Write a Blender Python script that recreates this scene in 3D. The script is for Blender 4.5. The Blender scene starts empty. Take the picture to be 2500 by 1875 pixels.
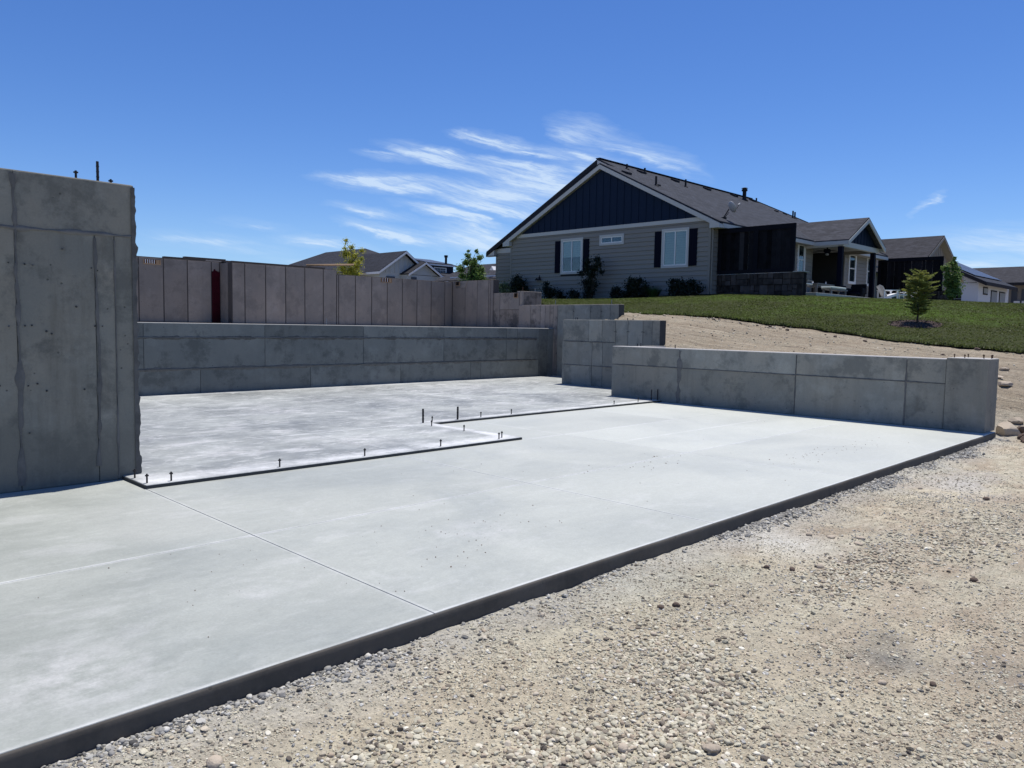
import bpy, bmesh, math, random
import numpy as np
from mathutils import Vector, Matrix, noise as mnoise
R = math.radians
rnd = random.Random(7)
nr = np.random.default_rng(11)
scn = bpy.context.scene
col = scn.collection

# ------------------------------------------------------------------ camera
YAW, PITCH, ROLL, FPX = 0.782453781, 0.0753952088, -0.0175911451, 1884.58480
cam_d = bpy.data.cameras.new('camera')
cam = bpy.data.objects.new('camera', cam_d)
col.objects.link(cam)
_f = Vector((math.cos(YAW)*math.cos(PITCH), math.sin(YAW)*math.cos(PITCH), -math.sin(PITCH)))
_r0 = Vector((math.sin(YAW), -math.cos(YAW), 0.0))
_d0 = _f.cross(_r0)
_r = math.cos(ROLL)*_r0 + math.sin(ROLL)*_d0
_d = -math.sin(ROLL)*_r0 + math.cos(ROLL)*_d0
mw = Matrix((( _r.x, -_d.x, -_f.x, 0.0), (_r.y, -_d.y, -_f.y, 0.0), (_r.z, -_d.z, -_f.z, 1.5), (0, 0, 0, 1)))
cam.matrix_world = mw
cam_d.sensor_width = 36.0
cam_d.lens = FPX/2500.0*36.0
cam_d.clip_start = 0.05
cam_d.clip_end = 6000.0
scn.camera = cam

# ------------------------------------------------------------------ light
SUN_DIR = Vector((0.29, 0.075, 1.0)).normalized()
SUN_EL = math.asin(SUN_DIR.z)
SUN_ROT = math.atan2(SUN_DIR.x, SUN_DIR.y)
SKY_STRENGTH = 0.12
world = bpy.data.worlds.new('World')
scn.world = world
world.use_nodes = True
sun_d = bpy.data.lights.new('sun', 'SUN')
sun_d.energy = 4.6
sun_d.angle = R(0.5)
sun_d.color = (1.0, 0.955, 0.89)
sun = bpy.data.objects.new('sun', sun_d)
col.objects.link(sun)
sun.location = (0, 0, 60)
sun.rotation_euler = SUN_DIR.to_track_quat('Z', 'Y').to_euler()
scn.view_settings.view_transform = 'Standard'
scn.view_settings.look = 'None'
scn.view_settings.exposure = 0.15
scn.view_settings.gamma = 1.0
scn.view_settings.use_curve_mapping = False

# ------------------------------------------------------------------ node helper
class NT:
    def __init__(s, tree):
        s.t = tree
    def n(s, typ, out=0, props=None, **ins):
        nd = s.t.nodes.new(typ)
        for k, v in (props or {}).items():
            setattr(nd, k, v)
        for k, v in ins.items():
            key = int(k[1:]) if (k[0] == 'i' and k[1:].isdigit()) else k.replace('_', ' ')
            sock = nd.inputs[key]
            if isinstance(v, bpy.types.NodeSocket):
                s.t.links.new(v, sock)
            else:
                try:
                    sock.default_value = v
                except Exception:
                    sock.default_value = (*v, 1.0)
        return nd.outputs[out]
    def math(s, op, a, b=0.0, c=None, clamp=False):
        kw = {'i0': a, 'i1': b}
        if c is not None:
            kw['i2'] = c
        return s.n('ShaderNodeMath', props={'operation': op, 'use_clamp': clamp}, **kw)
    def noise(s, vec, scale=1.0, detail=4.0, rough=0.55, dist=0.0, out=0):
        return s.n('ShaderNodeTexNoise', out=out, Vector=vec, Scale=scale, Detail=detail, Roughness=rough, Distortion=dist)
    def mapv(s, vec, scale=(1, 1, 1), loc=(0, 0, 0), rot=(0, 0, 0), typ='POINT'):
        return s.n('ShaderNodeMapping', props={'vector_type': typ}, Vector=vec, Scale=scale, Location=loc, Rotation=rot)
    def ramp(s, fac, stops):
        nd = s.t.nodes.new('ShaderNodeValToRGB')
        cr = nd.color_ramp
        while len(cr.elements) < len(stops):
            cr.elements.new(0.5)
        for e, (p, c) in zip(cr.elements, stops):
            e.position = p
            e.color = (c, c, c, 1) if isinstance(c, (int, float)) else (*c, 1)
        s.t.links.new(fac, nd.inputs[0])
        return nd.outputs[0]
    def mix(s, fac, a, b, blend='MIX'):
        nd = s.t.nodes.new('ShaderNodeMix')
        nd.data_type = 'RGBA'
        nd.blend_type = blend
        for i, v in ((0, fac), (6, a), (7, b)):
            if isinstance(v, bpy.types.NodeSocket):
                s.t.links.new(v, nd.inputs[i])
            elif isinstance(v, (int, float)):
                nd.inputs[i].default_value = v if i == 0 else (v, v, v, 1)
            else:
                nd.inputs[i].default_value = (*v, 1)
        return nd.outputs[2]
    def pos(s):
        return s.n('ShaderNodeNewGeometry')
    def sep(s, v):
        nd = s.t.nodes.new('ShaderNodeSeparateXYZ')
        s.t.links.new(v, nd.inputs[0])
        return nd.outputs

def new_mat(name):
    m = bpy.data.materials.new(name)
    m.use_nodes = True
    m.node_tree.nodes.clear()
    return m, NT(m.node_tree)

def finish(m, t, color, rough=0.8, bump=None, bstr=0.3, bdist=0.01, spec=0.3, metal=0.0):
    kw = dict(Base_Color=color, Roughness=rough, Metallic=metal)
    kw['Specular IOR Level'] = spec
    if bump is not None:
        kw['Normal'] = t.n('ShaderNodeBump', Strength=bstr, Distance=bdist, Height=bump)
    bs = t.t.nodes.new('ShaderNodeBsdfPrincipled')
    for k, v in kw.items():
        sock = bs.inputs[k.replace('_', ' ')]
        if isinstance(v, bpy.types.NodeSocket):
            t.t.links.new(v, sock)
        else:
            sock.default_value = (*v, 1) if isinstance(v, tuple) else v
    out = t.t.nodes.new('ShaderNodeOutputMaterial')
    t.t.links.new(bs.outputs[0], out.inputs[0])
    return m

# ------------------------------------------------------------------ world sky with cirrus
def build_world():
    nt = world.node_tree
    nt.nodes.clear()
    t = NT(nt)
    sky = nt.nodes.new('ShaderNodeTexSky')
    sky.sky_type = 'NISHITA'
    sky.sun_disc = False
    sky.sun_elevation = SUN_EL
    sky.sun_rotation = SUN_ROT
    sky.altitude = 900
    sky.air_density = 1.0
    sky.dust_density = 0.25
    sky.ozone_density = 2.5
    tinted = t.mix(1.0, t.n('ShaderNodeHueSaturation', Hue=0.507, Saturation=1.18, Value=1.0, Fac=1.0, Color=sky.outputs[0]), (0.62, 0.765, 0.965), 'MULTIPLY')
    d = t.n('ShaderNodeTexCoord', out=0)
    xyz = t.sep(d)
    az = t.math('ARCTAN2', xyz[1], xyz[0])
    el = t.math('ARCSINE', xyz[2])
    deg = 180/math.pi
    p0 = t.n('ShaderNodeCombineXYZ', X=t.math('MULTIPLY', az, deg), Y=t.math('MULTIPLY', el, deg), Z=0.0)
    wn = t.noise(t.mapv(p0, scale=(0.10, 0.35, 1)), 1.0, 3, 0.5, out=1)
    wo = t.n('ShaderNodeVectorMath', props={'operation': 'MULTIPLY_ADD'}, i0=wn, i1=(2.6, 1.3, 0), i2=(-1.3, -0.65, 0))
    P = t.n('ShaderNodeVectorMath', props={'operation': 'ADD'}, i0=p0, i1=wo)
    wn3 = t.noise(t.mapv(p0, scale=(0.5, 1.6, 1), loc=(9, 2, 0)), 1.0, 5, 0.6, out=1)
    P = t.n('ShaderNodeVectorMath', props={'operation': 'ADD'}, i0=P, i1=t.n('ShaderNodeVectorMath', props={'operation': 'MULTIPLY_ADD'}, i0=wn3, i1=(2.2, 0.7, 0), i2=(-1.1, -0.35, 0)))
    # (az0, el0, az1, el1, half width, weight): cirrus streaks at their place in the sky
    S = [(58.6, 10.1, 49.5, 9.75, 0.62, 1.0), (51.5, 9.9, 43.0, 8.2, 0.95, 1.0), (54, 12.5, 45.0, 11.0, 0.62, .95),
         (47.0, 11.4, 37.0, 9.7, 1.0, 1.0), (49.0, 13.5, 41.0, 12.3, 0.55, .8), (42.5, 12.7, 36.5, 10.8, 0.8, .75),
         (42.4, 14.5, 37.4, 13.1, 0.95, .75), (39.0, 13.6, 31.5, 10.8, 0.8, .55), (53.0, 8.65, 45.0, 6.8, 0.42, 1.0),
         (57.8, 8.4, 52, 7.55, 0.36, .75), (57.2, 7.25, 49.0, 5.8, 0.5, .95), (51.0, 7.0, 43.5, 5.6, 0.85, 1.0),
         (61.8, 6.0, 55.5, 5.5, 0.5, .75), (56.3, 12.0, 51.5, 11.4, 0.35, .55), (48.5, 10.6, 39.0, 8.8, 1.2, .6),
         (18.1, 7.7, 16.6, 9.0, 0.28, .6), (70, 5.6, 61, 5.2, 0.6, .35), (17.5, 6.3, 5.0, 5.0, 1.1, .5), (20, 4.4, 8, 4.2, 0.6, .5),
         (62.4, 4.4, 56.5, 4.1, 0.3, .4), (66, 7.0, 61, 6.6, 0.3, .3)]
    tot = None
    cr = random.Random(5)
    E = []
    for a0, e0, a1, e1, w, k in S:
        L = math.hypot(a1-a0, e1-e0)/2
        ang = math.atan2(e1-e0, a1-a0)
        E.append(((a0+a1)/2, (e0+e1)/2, ang, L*1.3, w*1.35, k*.52))
        for _ in range(3 if L > 3 else 1):
            f = cr.uniform(-.45, .45)*L; p = cr.uniform(-.7, .7)*w
            an = ang+cr.uniform(-.07, .07)
            E.append(((a0+a1)/2+f*math.cos(ang)-p*math.sin(ang), (e0+e1)/2+f*math.sin(ang)+p*math.cos(ang), an, L*cr.uniform(.55, .9), w*cr.uniform(.3, .55), k*cr.uniform(.45, .85)))
    for ca, ce, ang, L, w, k in E:
        mv = t.mapv(P, typ='TEXTURE', loc=(ca, ce, 0), rot=(0, 0, ang), scale=(L, w, 1))
        g = t.math('MULTIPLY', t.n('ShaderNodeTexGradient', out=1, props={'gradient_type': 'SPHERICAL'}, Vector=mv), k)
        tot = g if tot is None else t.math('ADD', tot, g)
    q = t.mapv(p0, rot=(0, 0, R(-12)))
    q2 = t.n('ShaderNodeVectorMath', props={'operation': 'ADD'}, i0=q, i1=t.n('ShaderNodeVectorMath', props={'operation': 'MULTIPLY'}, i0=wn, i1=(3, 1.2, 0)))
    fib = t.noise(t.mapv(q2, scale=(0.30, 3.0, 1)), 1.0, 9, 0.68, 0.25)
    fib2 = t.noise(t.mapv(q2, scale=(0.7, 7.5, 1), loc=(3, 7, 0)), 1.0, 8, 0.72, 0.2)
    f = t.math('ADD', t.math('MULTIPLY', fib, 0.75), t.math('MULTIPLY', fib2, 0.45))
    f = t.math('MULTIPLY', t.math('SUBTRACT', f, 0.36), 2.6, clamp=True)
    m = t.math('MULTIPLY', t.math('POWER', tot, 0.95), f)
    m = t.math('MULTIPLY', m, 1.28)
    # the thin veil of haze over the horizon, the same all round
    hz = t.math('POWER', t.math('SUBTRACT', 1.0, t.math('ABSOLUTE', xyz[2]), clamp=True), 16.0)
    mm = t.math('MINIMUM', t.math('MAXIMUM', m, 0.0), 0.78)
    K = 1.0/SKY_STRENGTH
    c1 = t.mix(t.math('MULTIPLY', hz, 0.60), tinted, (0.42*K, 0.60*K, 0.90*K))
    c2 = t.mix(mm, c1, (0.62*K, 0.75*K, 0.90*K))
    bg = t.n('ShaderNodeBackground', Color=c2, Strength=SKY_STRENGTH)
    out = nt.nodes.new('ShaderNodeOutputWorld')
    nt.links.new(bg, out.inputs[0])
build_world()

# ------------------------------------------------------------------ object helpers
ORG = {}
def props(o, label=None, cat=None, group=None, kind=None):
    for k, v in (('label', label), ('category', cat), ('group', group), ('kind', kind)):
        if v:
            o[k] = v
    return o
def thing(name, label, cat, loc, group=None, kind=None):
    o = bpy.data.objects.new(name, None)
    o.empty_display_size = 0.2
    o.location = loc
    col.objects.link(o)
    ORG[o] = Vector(loc)
    return props(o, label, cat, group, kind)

class MB:
    def __init__(s):
        s.v = []; s.f = []
    def add(s, vs, fs):
        b = len(s.v)
        s.v += [tuple(p) for p in vs]
        s.f += [tuple(b+i for i in q) for q in fs]
        return s
    def box(s, x0, x1, y0, y1, z0, z1):
        return s.add([(x0, y0, z0), (x1, y0, z0), (x1, y1, z0), (x0, y1, z0), (x0, y0, z1), (x1, y0, z1), (x1, y1, z1), (x0, y1, z1)],
                     [(0, 3, 2, 1), (4, 5, 6, 7), (0, 1, 5, 4), (1, 2, 6, 5), (2, 3, 7, 6), (3, 0, 4, 7)])
    def hexa(s, b, t):
        return s.add(list(b)+list(t), [(3, 2, 1, 0), (4, 5, 6, 7), (0, 1, 5, 4), (1, 2, 6, 5), (2, 3, 7, 6), (3, 0, 4, 7)])
    def prism(s, poly, off):
        n = len(poly)
        o = Vector(off)
        a = [Vector(p) for p in poly]
        vs = a+[p+o for p in a]
        fs = [tuple(range(n))[::-1], tuple(range(n, 2*n))]+[(i, (i+1) % n, n+(i+1) % n, n+i) for i in range(n)]
        return s.add(vs, fs)
    def bar(s, p, q, w, h, up=(0, 0, 1)):
        p, q = Vector(p), Vector(q)
        d = (q-p).normalized()
        u = Vector(up)
        sx = d.cross(u)
        if sx.length < 1e-4:
            sx = d.cross(Vector((1, 0, 0)))
        sx = sx.normalized()*(w/2)
        uy = sx.cross(d).normalized()*(h/2)
        return s.hexa([p-sx-uy, p+sx-uy, p+sx+uy, p-sx+uy], [q-sx-uy, q+sx-uy, q+sx+uy, q-sx+uy])
    def tube(s, p, q, r0, r1=None, n=8, cap=True):
        r1 = r0 if r1 is None else r1
        p, q = Vector(p), Vector(q)
        d = (q-p).normalized()
        a = d.orthogonal().normalized()
        b = d.cross(a)
        vs = []
        for c, r in ((p, r0), (q, r1)):
            for i in range(n):
                an = 2*math.pi*i/n
                vs.append(c+a*(r*math.cos(an))+b*(r*math.sin(an)))
        fs = [(i, (i+1) % n, n+(i+1) % n, n+i) for i in range(n)]
        if cap:
            fs += [tuple(range(n))[::-1], tuple(range(n, 2*n))]
        return s.add(vs, fs)
    def lathe(s, prof, c, n=12):
        vs = []; fs = []
        for r, z in prof:
            for i in range(n):
                an = 2*math.pi*i/n
                vs.append((c[0]+r*math.cos(an), c[1]+r*math.sin(an), c[2]+z))
        for k in range(len(prof)-1):
            for i in range(n):
                fs.append((k*n+i, k*n+(i+1) % n, (k+1)*n+(i+1) % n, (k+1)*n+i))
        fs += [tuple(range(n))[::-1], tuple(range((len(prof)-1)*n, len(prof)*n))]
        return s.add(vs, fs)
    def build(s, name, mat, parent=None, loc=None, smooth=False, bevel=0.0, label=None, seg=2):
        org = ORG[parent] if parent is not None else Vector(loc or (0, 0, 0))
        me = bpy.data.meshes.new(name)
        me.from_pydata([(p[0]-org.x, p[1]-org.y, p[2]-org.z) for p in s.v], [], s.f)
        bm = bmesh.new(); bm.from_mesh(me)
        bmesh.ops.recalc_face_normals(bm, faces=bm.faces)
        bm.to_mesh(me); bm.free()
        if smooth:
            me.polygons.foreach_set('use_smooth', [True]*len(me.polygons))
        me.materials.append(mat)
        o = bpy.data.objects.new(name, me)
        col.objects.link(o)
        if parent is not None:
            o.parent = parent
        else:
            o.location = org
        ORG[o] = org
        if bevel:
            b = o.modifiers.new('bevel', 'BEVEL')
            b.width = bevel; b.segments = seg; b.limit_method = 'ANGLE'
        if label:
            o['label'] = label
        return o

def share(o, parent, world_loc, rotz=0.0, scale=None, name=None):
    c = o.copy()
    col.objects.link(c)
    c.parent = parent
    base = ORG[parent] if parent is not None else Vector((0, 0, 0))
    c.location = Vector(world_loc)-base
    c.rotation_euler = (0, 0, rotz)
    if scale:
        c.scale = scale
    ORG[c] = base
    return c
def copy_tree(o, loc, rotz=0.0, label=None):
    c = o.copy(); col.objects.link(c); c.location = loc
    c.rotation_euler = (0, 0, rotz)
    ORG[c] = Vector(loc)
    if label:
        c['label'] = label
    for ch in list(o.children):
        d = ch.copy(); col.objects.link(d); d.parent = c
        for g in list(ch.children):
            e = g.copy(); col.objects.link(e); e.parent = d
    return c

def np_mesh(name, verts, faces, mat, loc=(0, 0, 0), smooth=True, parent=None):
    """verts (n,3) world coordinates, faces (m,k) ints."""
    me = bpy.data.meshes.new(name)
    n, (m, k) = len(verts), faces.shape
    me.vertices.add(n); me.loops.add(m*k); me.polygons.add(m)
    org = ORG[parent] if parent is not None else Vector(loc)
    vv = np.asarray(verts, np.float32)-np.array(org, np.float32)
    me.vertices.foreach_set('co', vv.ravel())
    me.loops.foreach_set('vertex_index', faces.astype(np.int32).ravel())
    me.polygons.foreach_set('loop_start', np.arange(0, m*k, k, dtype=np.int32))
    me.polygons.foreach_set('loop_total', np.full(m, k, np.int32))
    if smooth:
        me.polygons.foreach_set('use_smooth', np.ones(m, bool))
    me.update(); me.validate()
    me.materials.append(mat)
    o = bpy.data.objects.new(name, me)
    col.objects.link(o)
    if parent is not None:
        o.parent = parent
    else:
        o.location = org
    ORG[o] = org
    return o

# numpy value noise
_perm = nr.random((256, 256))
def vnoise(x, y):
    xi = np.floor(x).astype(int); yi = np.floor(y).astype(int)
    fx = x-xi; fy = y-yi
    fx = fx*fx*(3-2*fx); fy = fy*fy*(3-2*fy)
    g = lambda i, j: _perm[i & 255, j & 255]
    return (g(xi, yi)*(1-fx)+g(xi+1, yi)*fx)*(1-fy)+(g(xi, yi+1)*(1-fx)+g(xi+1, yi+1)*fx)*fy
def fbm(x, y, o=4):
    s = 0; a = 0.5
    for k in range(o):
        s = s+a*vnoise(x*2**k+17.3*k, y*2**k+5.1*k); a *= 0.5
    return s/(1-0.5**o)
def sstep(a, b, x):
    t = np.clip((x-a)/(b-a), 0, 1)
    return t*t*(3-2*t)

# ------------------------------------------------------------------ materials
def plain(name, c, rough=0.6, spec=0.3, metal=0.0, var=0.08, scale=4.0, bstr=0.0):
    m, t = new_mat(name)
    P = t.pos()
    nz = t.noise(P, scale, 5, 0.6)
    obj = t.n('ShaderNodeObjectInfo', out=5)
    f = t.math('ADD', t.math('MULTIPLY', nz, var*2.0), t.math('MULTIPLY', obj, var))
    f = t.math('ADD', f, 1.0-var*1.5)
    cc = t.mix(1.0, c, f, 'MULTIPLY')
    return finish(m, t, cc, rough, bump=(t.noise(P, scale*12, 3) if bstr else None), bstr=bstr, spec=spec, metal=metal)

def concrete(name, c, dark=0.55, stain=0.5, drip=0.5, warm=(1.0, 0.93, 0.86), pan=0.16, rough=0.85, damp=None):
    m, t = new_mat(name)
    P = t.pos()
    orand = t.n('ShaderNodeObjectInfo', out=5)
    shift = t.n('ShaderNodeCombineXYZ', X=t.math('MULTIPLY', orand, 37.0), Y=t.math('MULTIPLY', orand, 11.0), Z=t.math('MULTIPLY', orand, 23.0))
    Q = t.n('ShaderNodeVectorMath', props={'operation': 'ADD'}, i0=P, i1=shift)
    big = t.ramp(t.noise(Q, 0.9, 7, 0.66), [(0.36, 0.0), (0.64, 1.0)])
    blot = t.ramp(t.noise(Q, 1.7, 9, 0.72, 0.12), [(0.51, 0.0), (0.60, 1.0)])
    spot = t.ramp(t.noise(Q, 8.0, 7, 0.75), [(0.56, 0.0), (0.68, 1.0)])
    drp = t.ramp(t.noise(t.mapv(Q, scale=(5.0, 5.0, 0.45)), 1.0, 7, 0.66), [(0.53, 0.0), (0.64, 1.0)])
    fine = t.noise(P, 55, 4, 0.7)
    vor = t.n('ShaderNodeTexVoronoi', out=0, Vector=P, Scale=9.0)
    hole = t.ramp(vor, [(0.06, 1.0), (0.10, 0.0)])
    hole = t.math('MULTIPLY', hole, t.ramp(t.noise(P, 3.0, 2), [(0.5, 0.0), (0.58, 1.0)]))
    c0 = t.mix(big, tuple(a*0.86 for a in c), tuple(a*1.10*w for a, w in zip(c, warm)))
    c1 = t.mix(t.math('MULTIPLY', blot, stain), c0, tuple(a*dark for a in c))
    c1 = t.mix(t.math('MULTIPLY', spot, stain*0.45), c1, tuple(a*dark*0.9 for a in c))
    c2 = t.mix(t.math('MULTIPLY', drp, drip*0.6), c1, tuple(a*dark*1.05*w for a, w in zip(c, warm)))
    # lighter laitance haze
    lt = t.ramp(t.noise(t.mapv(Q, loc=(7, 3, 1)), 1.9, 9, 0.7), [(0.53, 0.0), (0.66, 1.0)])
    c2 = t.mix(t.math('MULTIPLY', lt, 0.35), c2, tuple(min(0.6, a*1.4) for a in c))
    if damp:      # an irregular tide mark of damp left on the foot of the wall
        e = t.math('SUBTRACT', t.math('ADD', damp-0.45, t.math('MULTIPLY', t.noise(P, 1.6, 8, 0.7), 0.9)), t.sep(P)[2])
        c2 = t.mix(t.math('MULTIPLY', t.math('MULTIPLY', e, 9.0, clamp=True), 0.55), c2, tuple(a*0.62 for a in c))
    v = t.math('ADD', t.math('MULTIPLY', orand, pan*2), 1.0-pan)
    v = t.math('MULTIPLY', v, t.math('ADD', t.math('MULTIPLY', fine, 0.3), 0.85))
    c3 = t.mix(1.0, c2, v, 'MULTIPLY')
    c3 = t.mix(t.math('MULTIPLY', hole, 0.75), c3, tuple(a*0.28 for a in c))
    h = t.math('SUBTRACT', t.math('ADD', t.math('MULTIPLY', fine, 0.25), t.math('MULTIPLY', t.noise(P, 7, 5), 0.6)), t.math('MULTIPLY', hole, 0.7))
    return finish(m, t, c3, rough, h, 0.35, 0.008, spec=0.25)

M = {}
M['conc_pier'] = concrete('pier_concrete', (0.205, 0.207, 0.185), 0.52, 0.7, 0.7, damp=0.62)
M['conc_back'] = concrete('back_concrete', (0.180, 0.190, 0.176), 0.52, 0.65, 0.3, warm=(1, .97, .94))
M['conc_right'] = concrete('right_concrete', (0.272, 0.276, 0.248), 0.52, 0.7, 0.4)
M['conc_rear'] = concrete('rear_concrete', (0.236, 0.209, 0.188), 0.6, 0.5, 0.4, warm=(1, .95, .9), pan=0.12)
M['conc_step'] = concrete('stepped_concrete', (0.24, 0.218, 0.20), 0.42, 0.95, 0.95, warm=(1, .93, .85))
M['joint_cool'] = plain('form_joint_paste', (0.062, 0.064, 0.064), 0.9, 0.1, var=0.2, scale=8)
M['joint_warm'] = plain('form_joint_paste_warm', (0.075, 0.066, 0.062), 0.9, 0.1, var=0.2, scale=8)
M['seam'] = plain('seam_paste', (0.125, 0.124, 0.12), 0.9, 0.15, var=0.5, scale=9, bstr=0.4)
M['red'] = plain('red_waterproofing', (0.034, 0.003, 0.007), 0.85, 0.1, var=0.6, scale=7)
M['steel'] = plain('galvanised_steel', (0.24, 0.24, 0.25), 0.45, 0.5, 0.7, var=0.2, scale=30)
M['rebar'] = plain('dark_steel', (0.035, 0.032, 0.034), 0.6, 0.4, 0.5, var=0.2, scale=30)
M['rust'] = plain('rusty_steel', (0.10, 0.055, 0.035), 0.8, 0.2, 0.3, var=0.3, scale=30)
M['form_wood'] = plain('raw_lumber', (0.30, 0.20, 0.12), 0.8, 0.2, var=0.25, scale=6)
M['dark_lumber'] = plain('weathered_lumber', (0.085, 0.07, 0.06), 0.85, 0.2, var=0.25, scale=6)
M['void'] = plain('deep_opening', (0.02, 0.015, 0.012), 0.95, 0.0)
M['void_wood'] = plain('pocket_lining', (0.085, 0.04, 0.022), 0.9, 0.1)
M['white_plastic'] = plain('white_plastic', (0.62, 0.63, 0.64), 0.5, 0.4)
M['trim'] = plain('pale_trim_paint', (0.50, 0.485, 0.46), 0.55, 0.35, var=0.04, scale=2)
M['white_trim'] = plain('white_trim_paint', (0.72, 0.72, 0.71), 0.5, 0.4, var=0.03, scale=2)
M['navy'] = plain('navy_board_paint', (0.007, 0.017, 0.042), 0.7, 0.15, var=0.12, scale=3)
M['shutter'] = plain('midnight_shutter_paint', (0.004, 0.005, 0.014), 0.75, 0.1)
M['blind'] = plain('pale_window_blind', (0.50, 0.50, 0.47), 0.8, 0.1, var=0.04)
M['room'] = plain('dim_room', (0.035, 0.042, 0.05), 0.9, 0.1)
M['fence'] = plain('black_stained_boards', (0.010, 0.0098, 0.0125), 0.85, 0.1, var=1.0, scale=3)
M['fence_frame'] = plain('black_stained_frame', (0.008, 0.0085, 0.013), 0.85, 0.1, var=0.2, scale=3)
M['fence_old'] = plain('faded_board', (0.032, 0.030, 0.034), 0.85, 0.2, var=0.3, scale=5)
M['stone'] = plain('ashlar_stone', (0.062, 0.051, 0.047), 0.9, 0.1, var=1.0, scale=4, bstr=0.5)
M['mortar'] = plain('stone_mortar', (0.012, 0.012, 0.014), 0.95, 0.1)
M['black'] = plain('black_wicker', (0.012, 0.011, 0.013), 0.8, 0.2, var=0.3, scale=40)
M['grey_metal'] = plain('grey_furniture', (0.10, 0.105, 0.11), 0.5, 0.4, 0.2)
M['cushion'] = plain('pale_cushion', (0.55, 0.60, 0.56), 0.85, 0.1)
M['white_poly'] = plain('white_patio_plastic', (0.80, 0.80, 0.80), 0.5, 0.4)
M['teal'] = plain('dark_teal_panel', (0.02, 0.09, 0.10), 0.5, 0.4)
M['soffit'] = plain('soffit_paint', (0.30, 0.285, 0.265), 0.7, 0.2, var=0.04)
M['pale_wall'] = plain('pale_siding', (0.40, 0.43, 0.43), 0.7, 0.2, var=0.06, scale=1)
M['white_wall'] = plain('white_stucco', (0.55, 0.58, 0.62), 0.8, 0.2, var=0.05, scale=1)
M['tan_wall'] = plain('taupe_siding', (0.26, 0.235, 0.21), 0.75, 0.2, var=0.08, scale=2)
M['solar'] = plain('solar_glass', (0.055, 0.062, 0.078), 0.38, 0.5)
M['dish'] = plain('grey_dish', (0.40, 0.41, 0.42), 0.5, 0.4)
M['bark'] = plain('bark', (0.075, 0.058, 0.045), 0.9, 0.1, var=0.3, scale=20)
M['patio'] = plain('patio_concrete', (0.40, 0.385, 0.36), 0.85, 0.2, var=0.1, scale=3)
M['mulch'] = plain('bark_mulch', (0.060, 0.045, 0.042), 0.95, 0.1, var=0.6, scale=25, bstr=0.6)
M['pot'] = plain('black_pot', (0.015, 0.015, 0.015), 0.6, 0.3)

def siding(name, c):
    m, t = new_mat(name)
    P = t.pos()
    g = t.noise(t.mapv(P, scale=(1.2, 1.2, 25)), 1.0, 4, 0.6)
    orand = t.n('ShaderNodeObjectInfo', out=5)
    f = t.math('ADD', t.math('ADD', t.math('MULTIPLY', g, 0.16), t.math('MULTIPLY', orand, 0.09)), 0.87)
    return finish(m, t, t.mix(1.0, c, f, 'MULTIPLY'), 0.7, g, 0.15, 0.004, spec=0.25)
M['siding'] = siding('taupe_lap_siding', (0.255, 0.234, 0.205))
M['siding_core'] = plain('siding_shadow_gap', (0.045, 0.044, 0.044), 0.8, 0.1)  # dark core seen between boards, lap shadow lines painted by its colour

def shingles(name, c, axis):
    """axis: world axis along the eaves ('x' or 'y'); courses stack with height."""
    m, t = new_mat(name)
    P = t.pos()
    s = t.sep(P)
    along = s[0] if axis == 'x' else s[1]
    up = t.math('MULTIPLY', s[2], 2.2)
    v = t.n('ShaderNodeCombineXYZ', X=along, Y=up, Z=0.0)
    br = t.t.nodes.new('ShaderNodeTexBrick')
    br.offset = 0.37
    t.t.links.new(v, br.inputs['Vector'])
    for k, val in (('Scale', 1.0), ('Mortar Size', 0.012), ('Brick Width', 0.34), ('Row Height', 0.15)):
        br.inputs[k].default_value = val
    br.inputs['Color1'].default_value = (*[a*0.72 for a in c], 1)
    br.inputs['Color2'].default_value = (*[a*1.34 for a in c], 1)
    br.inputs['Mortar'].default_value = (*[a*0.4 for a in c], 1)
    nz = t.noise(P, 1.3, 5, 0.6)
    fn = t.noise(P, 26, 4, 0.7)
    f = t.math('ADD', t.math('MULTIPLY', nz, 0.5), t.math('MULTIPLY', fn, 0.7))
    f = t.math('ADD', f, 0.4)
    cc = t.mix(1.0, br.outputs[0], f, 'MULTIPLY')
    return finish(m, t, cc, 0.9, t.math('ADD', br.outputs[1], fn), 0.4, 0.02, spec=0.2)
M['roof'] = shingles('charcoal_shingles', (0.037, 0.041, 0.052), 'x')
M['roof_y'] = shingles('charcoal_shingles_porch', (0.047, 0.049, 0.059), 'y')
M['roof_brown'] = shingles('brown_grey_shingles', (0.037, 0.037, 0.044), 'y')
M['roof_dark'] = plain('dark_roof_edge', (0.022, 0.022, 0.026), 0.8, 0.2)

def glass():
    m, t = new_mat('window_glass')
    gl = t.n('ShaderNodeBsdfGlossy', Color=(0.9, 0.95, 1.0), Roughness=0.02)
    tr = t.n('ShaderNodeBsdfTransparent', Color=(0.80, 0.86, 0.86))
    fr = t.n('ShaderNodeFresnel', IOR=1.5)
    f = t.math('MINIMUM', t.math('ADD', t.math('MULTIPLY', fr, 0.7), 0.02), 0.10)
    mx = t.n('ShaderNodeMixShader', Fac=f, i1=tr, i2=gl)
    out = t.t.nodes.new('ShaderNodeOutputMaterial')
    t.t.links.new(mx, out.inputs[0])
    return m
M['glass'] = glass()

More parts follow.
